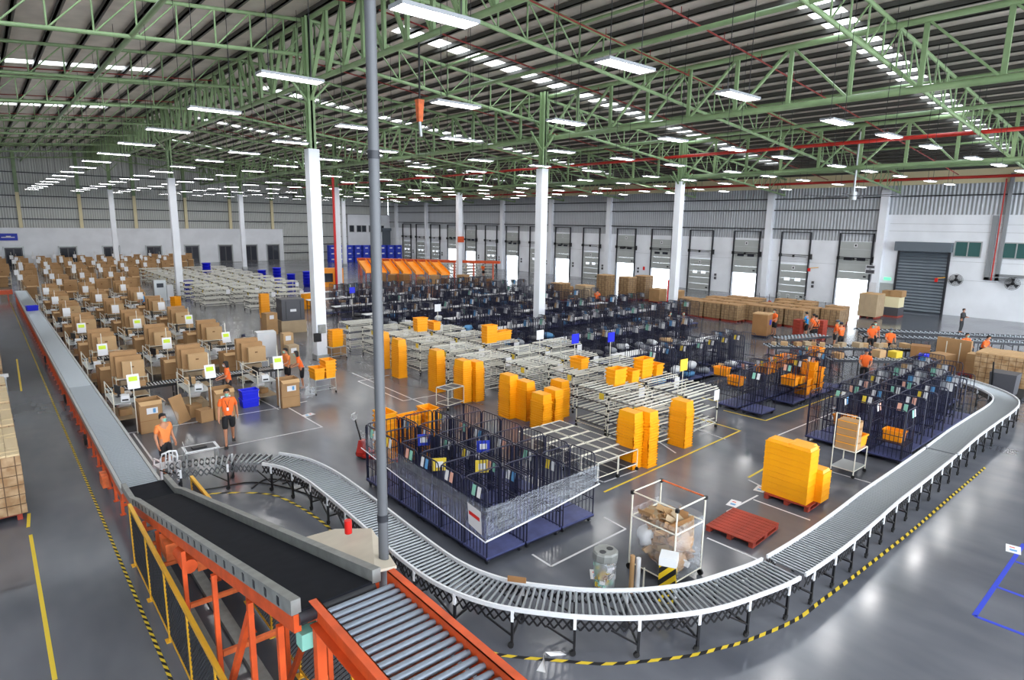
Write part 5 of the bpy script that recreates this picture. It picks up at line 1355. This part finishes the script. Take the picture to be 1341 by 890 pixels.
for k in range(16):
    tt = k/15; x, y = 31.0+5.4*tt+R4.uniform(-.2,.2), 15.2-4.9*tt+R4.uniform(-.2,.2)
    s = R4.uniform(.22,.42); tag(MB().cbox(0,0,0,s,s*.8,s*.6).build('cardboard_box',R4.choice(('carton','carton_light','carton_grey')),None,(x,y,.806),R4.uniform(0,3)), 'small brown carton on the sorters\' skate conveyor, %s from its left end' % nth(k+1), 'box', 'cartons on the sorting conveyor')
for k, (x, y, z, sx, sy, sz, m_, lb) in enumerate(((34.5,8.9,.0,.8,.8,1.0,'carton','large brown carton left of the tall brown board'),(35.1,10.0,.0,.8,.8,1.15,'carton_dark','large brown carton behind the table by the tall board'),(32.3,10.2,.87,.5,.4,.3,'tag_yellow','yellow box on the conveyor table'),(31.7,10.7,.87,.45,.4,.35,'carton_light','light carton on the conveyor table'),
        (32.9,9.2,.87,.5,.4,.25,'blue_plastic','blue tub on the conveyor table'),(29.9,11.8,.87,.4,.4,.25,'carton','brown carton on the left end of the conveyor table'))):
    tag(MB().cbox(0,0,0,sx,sy,sz).cbox(0,0,sz,sx+.02,.06,.004).build('cardboard_box' if 'carton' in lb else 'plastic_box',m_,None,(x,y,z),R4.uniform(-.3,.3)), lb, 'box')
# orange chutes and far goods
k = 0
for i in range(7):
    x, y = 34.6+.98*i, 67.5-1.12*i
    t = thing('parcel_chute', 'orange parcel chute in the far sorting line, %s from the left' % nth(i+1), 'chute', (x,y,0), -.2, 'orange chutes of the far sorting line')
    MB().add([(-.5,-2.0,.9),(.5,-2.0,.9),(.5,1.6,2.1),(-.5,1.6,2.1),(-.5,-2.0,.86),(.5,-2.0,.86),(.5,1.6,2.06),(-.5,1.6,2.06)], [(0,1,2,3),(7,6,5,4),(0,4,5,1),(1,5,6,2),(2,6,7,3),(3,7,4,0)]).build('slide','crate_orange',t)
    for s in (-1,1): MB().add([(s*.5,-2.0,.88),(s*.5,-2.0,1.2),(s*.5,1.6,2.4),(s*.5,1.6,2.08),(s*.52,-2.0,.88),(s*.52,-2.0,1.2),(s*.52,1.6,2.4),(s*.52,1.6,2.08)], [(0,1,2,3),(7,6,5,4),(0,4,5,1),(1,5,6,2),(2,6,7,3),(3,7,4,0)]).build('side_guard','crate_orange',t)
    for y_ in (-1.8,1.3):
        for s in (-.45,.45): MB().box(s-.03,y_-.03,0,s+.03,y_+.03,.8 if y_ < 0 else 1.95).build('leg','orange_steel',t)
t = thing('roller_conveyor', 'long orange sorting conveyor behind the far orange chutes', 'conveyor', (42.3,65.9,0), -.83); MB().box(-9,-.4,1.9,9,.4,2.2).build('frame_beam','orange_steel',t)
for i in range(8): MB().box(-8.7+i*2.4,-.38,0,-8.6+i*2.4,.38,1.9).build('leg','orange_steel',t)
for k in range(9):
    i = k % 9; x, y = 34.2+1.05*i+R4.uniform(-.2,.2), 63.4-1.15*i+R4.uniform(-.3,.3); s = R4.uniform(.6,1.0)
    if k >= 9: x += 2.9; y += 4.6
    tag(MB().cbox(0,0,0,s,s,s*1.1).build('cardboard_box',R4.choice(('carton','carton_dark')),None,(x,y,0),R4.uniform(0,1)), 'brown carton standing before the far orange chutes, %s from the left' % nth(k+1), 'box', 'cartons before the far chutes')
k = 0
for i in range(9):
    for z in range(3):
        k += 1; tag(MB().cbox(0,0,0,1.1,.9,.9).cbox(0,-.452,.35,.5,.01,.2,1).build('blue_tote',['tape_blue','paper'],None,(44.5+1.35*i,98.5-.35*i,.92*z)), 'large blue tote in the far corner wall of totes, column %s, %s layer' % (nth(i+1), nth(z+1)), 'tote', 'blue totes in the far corner')
TUB = MB().lathe([(0,.01),(.36,.01),(.42,.34),(.45,.34),(.45,.38),(.40,.38),(.34,.04),(0,.04)], n=12).build('storage_tub','blue_plastic')
for k, (x, y, n, w) in enumerate(((15.1,65.3,3,'left of the far racks'),(18.2,71.2,7,'tall stack left of the far racks'),(22.3,66.5,5,'first in the far blue row'),(23.4,65.2,6,'second in the far blue row'),(24.4,64.0,4,'third in the far blue row'),(25.6,62.8,5,'last in the far blue row'),(14.2,62.5,4,'beside the far machine'))):
    for i in range(n): o = put(TUB, (x,y,i*.3), k*.3, 'large blue tub %s, %s from below' % (w, nth(i+1)), 'tub', 'far stacks of blue tubs')
for k, (x, y, n, w) in enumerate(((14.9,44.3,9,'in the lone far stack before the white racks'),(19.0,47.0,6,'in the tilted far stack'),(20.0,48.5,5,'in the second far stack'),(10.6,50.3,6,'in the far stack beside the blue-shirted worker'))):
    for i in range(n): put(CY, (x,y,i*.17), .2*k, 'yellow crate %s, %s from below' % (w, nth(i+1)), 'crate', 'far stacks of yellow crates')
t = thing('yellow_frame', 'large yellow frame cabinet behind the far blue tubs', 'cabinet', (27.5,62.0,0), -.2); MB().cbox(0,0,0,3.0,1.0,1.9).build('body','crate_orange',t); MB().cbox(-.2,-.52,.5,1.2,.02,.9).build('opening','dark_glass',t)
t = thing('storage_box', 'large dark grey padded box on a carton base behind the packing rows', 'container', (14.3,37.9,0), -.08)
MB().cbox(0,0,.75,1.35,1.2,1.3).build('body','charcoal_plastic',t); MB().cbox(0,0,0,1.5,1.3,.75).build('carton_base','carton_grey',t); MB().box(-.18,-.62,1.3,.18,-.605,1.45).build('label','paper',t)
for z in (1.25,): MB().box(-.45,-.61,.85,-.42,-.6,1.95).box(.42,-.61,.85,.45,-.6,1.95).build('strap','black_steel',t)
# things round the first column
for k, (x, y, sx, sy, h, m_, lb) in enumerate(((13.6,29.9,.75,.6,1.05,'carton','tall brown carton with white label right of the first column'),(11.3,30.6,.5,.45,1.25,'carton_light','tall light carton left of the first column'),(10.6,31.6,.9,.7,1.25,'bag_white','big white plastic-wrapped bundle left of the first column'),(12.9,37.6,.7,.6,1.3,'carton','brown carton pile left of the dark grey box'),(11.0,29.2,.5,.5,.9,'carton_grey','tan carton in front of the light tall carton'))):
    tag(MB().cbox(0,0,0,sx,sy,h).box(-.15,-sy/2-.004,h-.35,.12,-sy/2,h-.12,1).build('wrapped_bundle' if 'bundle' in lb else 'cardboard_box',[m_,'paper'],None,(x,y,0),R4.uniform(-.2,.2)), lb, 'bundle' if 'bundle' in lb else 'box')
for k, (x, y, z, lb) in enumerate(((12.45,28.98,1.35,'grey control box mounted on the first column'),(12.2,28.98,.95,'small black roll holder on the first column'))):
    tag(MB().cbox(0,0,0,.35,.12,.42).build('control_box','rail_grey' if k == 0 else 'black_steel',None,(x,y,z)), lb, 'control box')
# ================================================================ packing rows
def bin_proto(label):
    t = empty('carton_bin', (0,0,0)); m = MB(); w, d, h = .33, .30, 1.05
    for a in ((-w,-d,w,-d+.012),(-w,d-.012,w,d),(-w,-d,-w+.012,d),(w-.012,-d,w,d)): m.box(a[0],a[1],0,a[2],a[3],h,0)
    m.box(-w,-d,0,w,d,.02,0); m.box(-w+.012,-d+.012,.8,w-.012,d-.012,.82,1)
    m.box(-w-.001,-d-.001,.40,w+.001,-d,.415,1)
    m.build('carton_body',['carton','carton_dark'],t)
    m = MB().add([(-w,-d,h),(w,-d,h),(w-.03,-d-.16,h-.1),(-w+.03,-d-.16,h-.1)], [(0,1,2,3)]).add([(w,-d,h),(w,d,h),(w+.14,d-.03,h-.12),(w+.14,-d+.03,h-.12)], [(0,1,2,3)])
    m.build('flap','carton_light',t)
    if label: MB().box(-.12,-d-.004,.62,.2,-d-.001,.82,0).box(.06,-d-.006,.65,.14,-d-.004,.79,1).build('label_sheet',['paper','tag_sky'],t)
    return t
def sign_proto(lime=True):
    t = empty('station_sign', (0,0,0))
    MB().cyl((0,0,0), (0,0,2.35), .016, 6).build('post','ivory_pipe',t)
    a = .18; m = MB()
    m.add([(-.17,-.03,1.95),(.17,-.03,1.95),(.17,-.12,1.5),(-.17,-.12,1.5),(-.17,-.02,1.95),(.17,-.02,1.95),(.17,-.11,1.5),(-.17,-.11,1.5)], [(3,2,1,0),(4,5,6,7),(0,1,5,4),(1,2,6,5),(2,3,7,6),(3,0,4,7)], 0)
    if lime: m.add([(-.12,-.047,1.88),(.12,-.047,1.88),(.12,-.075,1.74),(-.12,-.075,1.74)], [(3,2,1,0)], 1)
    m.build('sign_sheet',['paper','paper_lime'],t)
    return t
def bundle_proto(nm, w, d, h, m_='carton'):
    m = MB(); n = 5
    for i in range(n): m.box(-w/2,-d/2+i*d/n+.002,0,w/2,-d/2+(i+1)*d/n-.002,h-(.006 if i % 2 else 0),0)
    m.box(-.09,-d/2-.002,h*.62,.02,-d/2+.001,h*.70,1)
    return m.build(nm,[m_,'carton_edge'])
def bench_proto():
    t = empty('packing_bench', (0,0,0)); w, d = .85, .36
    m = MB()
    for x in (-w,w):
        for y in (-d,d): m.cyl((x,y,0), (x,y,1.25 if y > 0 else .8), .018, 6)
    for y in (-d,d): m.cyl((-w,y,.25), (w,y,.25), .014, 6); m.cyl((-w,y,.8), (w,y,.8), .014, 6)
    for z in (1.05,1.25): m.cyl((-w,d,z), (w,d,z), .014, 6)
    m.build('pipe_frame','ivory_pipe',t); MB().box(-w,-d,.80,w,d,.825).build('bench_top','zinc',t); MB().box(-w,-d,.26,w,d,.275).build('lower_shelf','carton_grey',t)
    return t
def printer_proto():
    t = empty('label_printer', (0,0,0)); MB().frus(0,0,0,.2,.26,.34,.24,.28).build('body','bag_white',t); MB().box(-.09,-.175,.04,.09,-.165,.09).build('slot','black_steel',t); return t
def monitor_proto():
    t = empty('computer_monitor', (0,0,0)); MB().cbox(0,0,.12,.4,.04,.28).build('screen','black_steel',t); MB().cbox(0,.02,0,.05,.05,.14).cbox(0,.02,0,.2,.16,.012).build('stand','dark_steel',t); return t
def tape_proto():
    return MB().lathe([(.03,0),(.06,0),(.06,.05),(.03,.05),(.03,0)], n=14).build('tape_roll','tape_clear')
BIN1, BIN0 = bin_proto(True), bin_proto(False); SG = sign_proto(); SGP = sign_proto(False); BU = [bundle_proto('carton_bundle',.88,.30,.92), bundle_proto('carton_bundle',.86,.24,.78,'carton'), bundle_proto('carton_bundle',.72,.22,.62,'carton_light')]
BE, PRN, MON, TR_ = bench_proto(), printer_proto(), monitor_proto(), tape_proto()
TD = MB().frus(0,0,0,.06,.11,.26,.1,.24).cyl((-.03,.03,.09),(.03,.03,.09),.07,12).bar((0,-.1,.06),(0,-.13,.13),.06,.02).build('tape_dispenser','black_steel')
PB = parcel_mesh(71,'packing_paper','paper'); PB.scale = (.8,.9,1.0)
def small_box(sz, m_): return MB().cbox(0,0,0,sz,sz*.75,sz*.6).box(-sz/2,-.02,sz*.6,sz/2,.02,sz*.603,1).build('cardboard_box',[m_,'tape_clear'])
SB = [small_box(.3,'carton'), small_box(.36,'carton_light'), small_box(.26,'carton_grey')]
def low_rack():
    t = empty('carton_rack', (0,0,0)); m = MB()
    for x in (-.52,.52):
        for y in (-.45,.45): m.cyl((x,y,0), (x,y,.95), .017, 6)
    for z in (.12,.84):
        for y in (-.45,.45): m.cyl((-.52,y,z), (.52,y,z), .015, 6)
        for x in (-.52,.52): m.cyl((x,-.45,z), (x,.45,z), .015, 6)
    m.build('pipe_frame','ivory_pipe',t); MB().box(-.52,-.45,.84,.52,.45,.86).build('shelf','carton_grey',t); MB().box(-.52,-.45,.12,.52,.45,.14).build('shelf','carton_grey',t); return t
LR = low_rack()
GB = bundle_proto('carton_bundle',.66,.5,.6,'carton_grey')
R5 = random.Random(21)
XS = [3.3,5.55,7.85]; nst = 0
for r_ in range(6):
    Yr = 22.25+6.2*r_
    # the roller conveyor shared by the row
    t = thing('roller_conveyor', 'short grey roller conveyor across packing row %s, feeding the long left conveyor' % _U[r_+1], 'conveyor', (6.0,Yr+3.3,0)); m = MB(); x = -3.0
    pr = None; k = 0
    while x < 3.1:
        if r_ < 2:
            if pr is None: pr = MB().cyl((0,-.27,.75), (0,.27,.75), .026, 8).build('roller','roller_steel',t,(x,0,0))
            else: dup(pr, loc=(x,0,0), parent=t)
        else: m.cyl((x,-.27,.75), (x,.27,.75), .026, 6)
        x += .105
    if m.v: m.build('roller','roller_steel',t)['kind'] = 'stuff'
    for s in (-1,1): MB().box(-3.05,s*.29,.68,3.1,s*.33,.78).build('side_rail','black_steel',t)
    for x in (-2.8,-.9,.9,2.8): MB().box(x-.02,-.31,0,x+.02,-.27,.68).box(x-.02,.27,0,x+.02,.31,.68).box(x-.015,-.3,.3,x+.015,.3,.33).build('leg','black_steel',t)
    for c_, x0 in enumerate(XS):
        nst += 1; wh = 'in packing row %s, station %s' % (_U[r_+1], _U[c_+1])
        def J(a): return R5.uniform(-a,a)
        put(BIN1 if r_ == 0 else BIN0, (x0+.36 if r_ == 0 else x0+.1,Yr+.15+J(.05),0), J(.08), 'tall brown carton bin '+wh, 'carton bin', 'tall carton bins of the packing rows')
        put(SG if r_ < 3 else SGP, (x0-.02,Yr,0), J(.1), ('white and lime' if r_ < 3 else 'plain white')+' station sign on a pole '+wh, 'sign', 'station signs of the packing rows')
        put(BE, (x0-.12,Yr+1.75,0), PI/2+J(.02), 'ivory pipe packing bench '+wh, 'bench', 'packing benches')
        put(PRN, (x0-.1,Yr+1.2,.826), J(.3), 'white label printer on the bench '+wh, 'printer', 'label printers on the benches')
        if r_ < 4:
            put(MON, (x0-.22,Yr+1.85,.826), -PI/2+J(.4), 'dark computer monitor on the bench '+wh, 'monitor', 'monitors on the benches')
            put(TD, (x0+.05,Yr+1.55,.826), J(1.5), 'black tape dispenser on the bench '+wh, 'tape dispenser', 'tape dispensers on the benches')
        if r_ < 3:
            put(TR_, (x0+.1,Yr+2.0,.826), 0, 'roll of clear tape on the bench '+wh, 'tape roll', 'tape rolls on the benches')
            put(SB[c_ % 3], (x0-.12,Yr+2.35,.826), J(.4), 'small brown carton on the bench '+wh, 'box', 'small cartons on the benches')
            put(SB[(c_+1) % 3], (x0-.1,Yr+1.5,.276), J(.4), 'small brown carton on the lower bench shelf '+wh, 'box', 'small cartons under the benches')
            put(PB, (x0+.0,Yr+2.35,.276), J(.4), 'crumpled white packing paper under the bench '+wh, 'paper', 'packing paper under the benches')
        put(SB[(c_+r_) % 3], (x0+.9+J(.2),Yr+3.3+J(.08),.777), J(.5), 'small brown carton on the row conveyor '+wh, 'box', 'small cartons on the row conveyors')
        put(LR, (x0+.62,Yr+4.85,0), 0, 'ivory pipe rack for flat cartons '+wh, 'rack', 'flat carton racks')
        for q in range(3):
            put(BU[q], (x0+.50+.10*q,Yr+5.12-.30*q,.861), J(.05), '%s bundle of flat brown cartons on the rack %s' % (('rear','middle','front')[q], wh), 'carton bundle', 'flat carton bundles of the packing rows')
        put(GB, (x0+.6,Yr+4.85,.141), J(.05), 'grey-brown carton bundle on the low shelf '+wh, 'carton bundle', 'low carton bundles of the packing rows')
        if r_ < 3 and c_ < 2 and not (r_ == 0 and c_ == 1):
            o = MB().box(-.3,0,0,.3,.03,.95).build('leaning_board','carton',None,(x0+1.45,Yr+.35,0)); o.rotation_euler = (-.35,0,.9+J(.2)); o.location.z = .0
            tag(o, 'flat brown carton leaning in the gap '+wh, 'flat carton', 'leaning flat cartons')
for k, (x, y) in enumerate(((5.3,22.6),(5.15,22.9))): tag(MB().cbox(0,0,0,.42,.4,.42).build('cardboard_box','carton',None,(x,y-.25+.5*k,0),.2), 'small brown carton on the floor %s' % ('by the leaning boards of the near packing row' if k == 0 else 'behind the small floor carton of the near row'), 'box')
for k, (x, y) in enumerate(((4.25,22.6),(9.1,22.9))):
    o = parcel_mesh(30+k,'plastic_bag','clear_sheet'); o.location = (x,y,0); o.scale = (1.1,1.1,2.2); tag(o, 'clear plastic rubbish bag beside the %s carton bin of the near row' % ('left' if k == 0 else 'right'), 'bag')
# back rows: carton bundles on benches along the far white wall
k = 0
for r_, Yr in enumerate((61,67,73,79,84.5,90,95,99.5)):
    n = (4,4,5,8,9,10,11,12)[r_]
    for c_ in range(n):
        x = (3.2,3.2,3.2,-.5,-.3,-.6,-.2,-.5)[r_]+2.15*c_
        if x > 12 and r_ < 3: continue
        if any(abs(x-a) < 1.0 and abs(Yr-b) < 1.4 for a, b in ((12.95,59.5),(13.1,91.5))) : continue
        if abs(x-2.3) < .95 and Yr < 66: continue
        wh = 'in far row %s, place %s from left' % (nth(r_+1), nth(c_+1)); k += 1
        put(LR, (x,Yr,0), 0, 'ivory pipe rack for flat cartons '+wh, 'rack', 'flat carton racks of the far rows')
        put(BU[0], (x+R5.uniform(-.05,.05),Yr+.2,.861), R5.uniform(-.1,.1), 'flat brown carton bundle '+wh, 'carton bundle', 'carton bundles of the far rows')
        if r_ < 5 or c_ % 2: put(BU[1], (x+R5.uniform(-.1,.1),Yr-.2,.861), R5.uniform(-.1,.1), 'lower front carton bundle '+wh, 'carton bundle', 'front carton bundles of the far rows')
        put(SGP, (x-.75,Yr-.7,0), 0, 'white station sign '+wh, 'sign', 'station signs of the far rows')
        put(BIN0, (x-.1,Yr-1.2,0), 0, 'tall brown carton bin '+wh, 'carton bin', 'carton bins of the far rows')
print('far', k)
# grey machine and paper boards by the second column
t = thing('packing_machine', 'pale grey machine cabinet beside the second column', 'machine', (11.2,58.6,0)); MB().cbox(0,0,0,.9,.8,1.7).build('cabinet','zinc',t); MB().cbox(.75,0,0,.5,.6,1.25).build('side_unit','bag_white',t); MB().cbox(0,-.41,1.1,.5,.02,.35).build('panel','dark_glass',t)
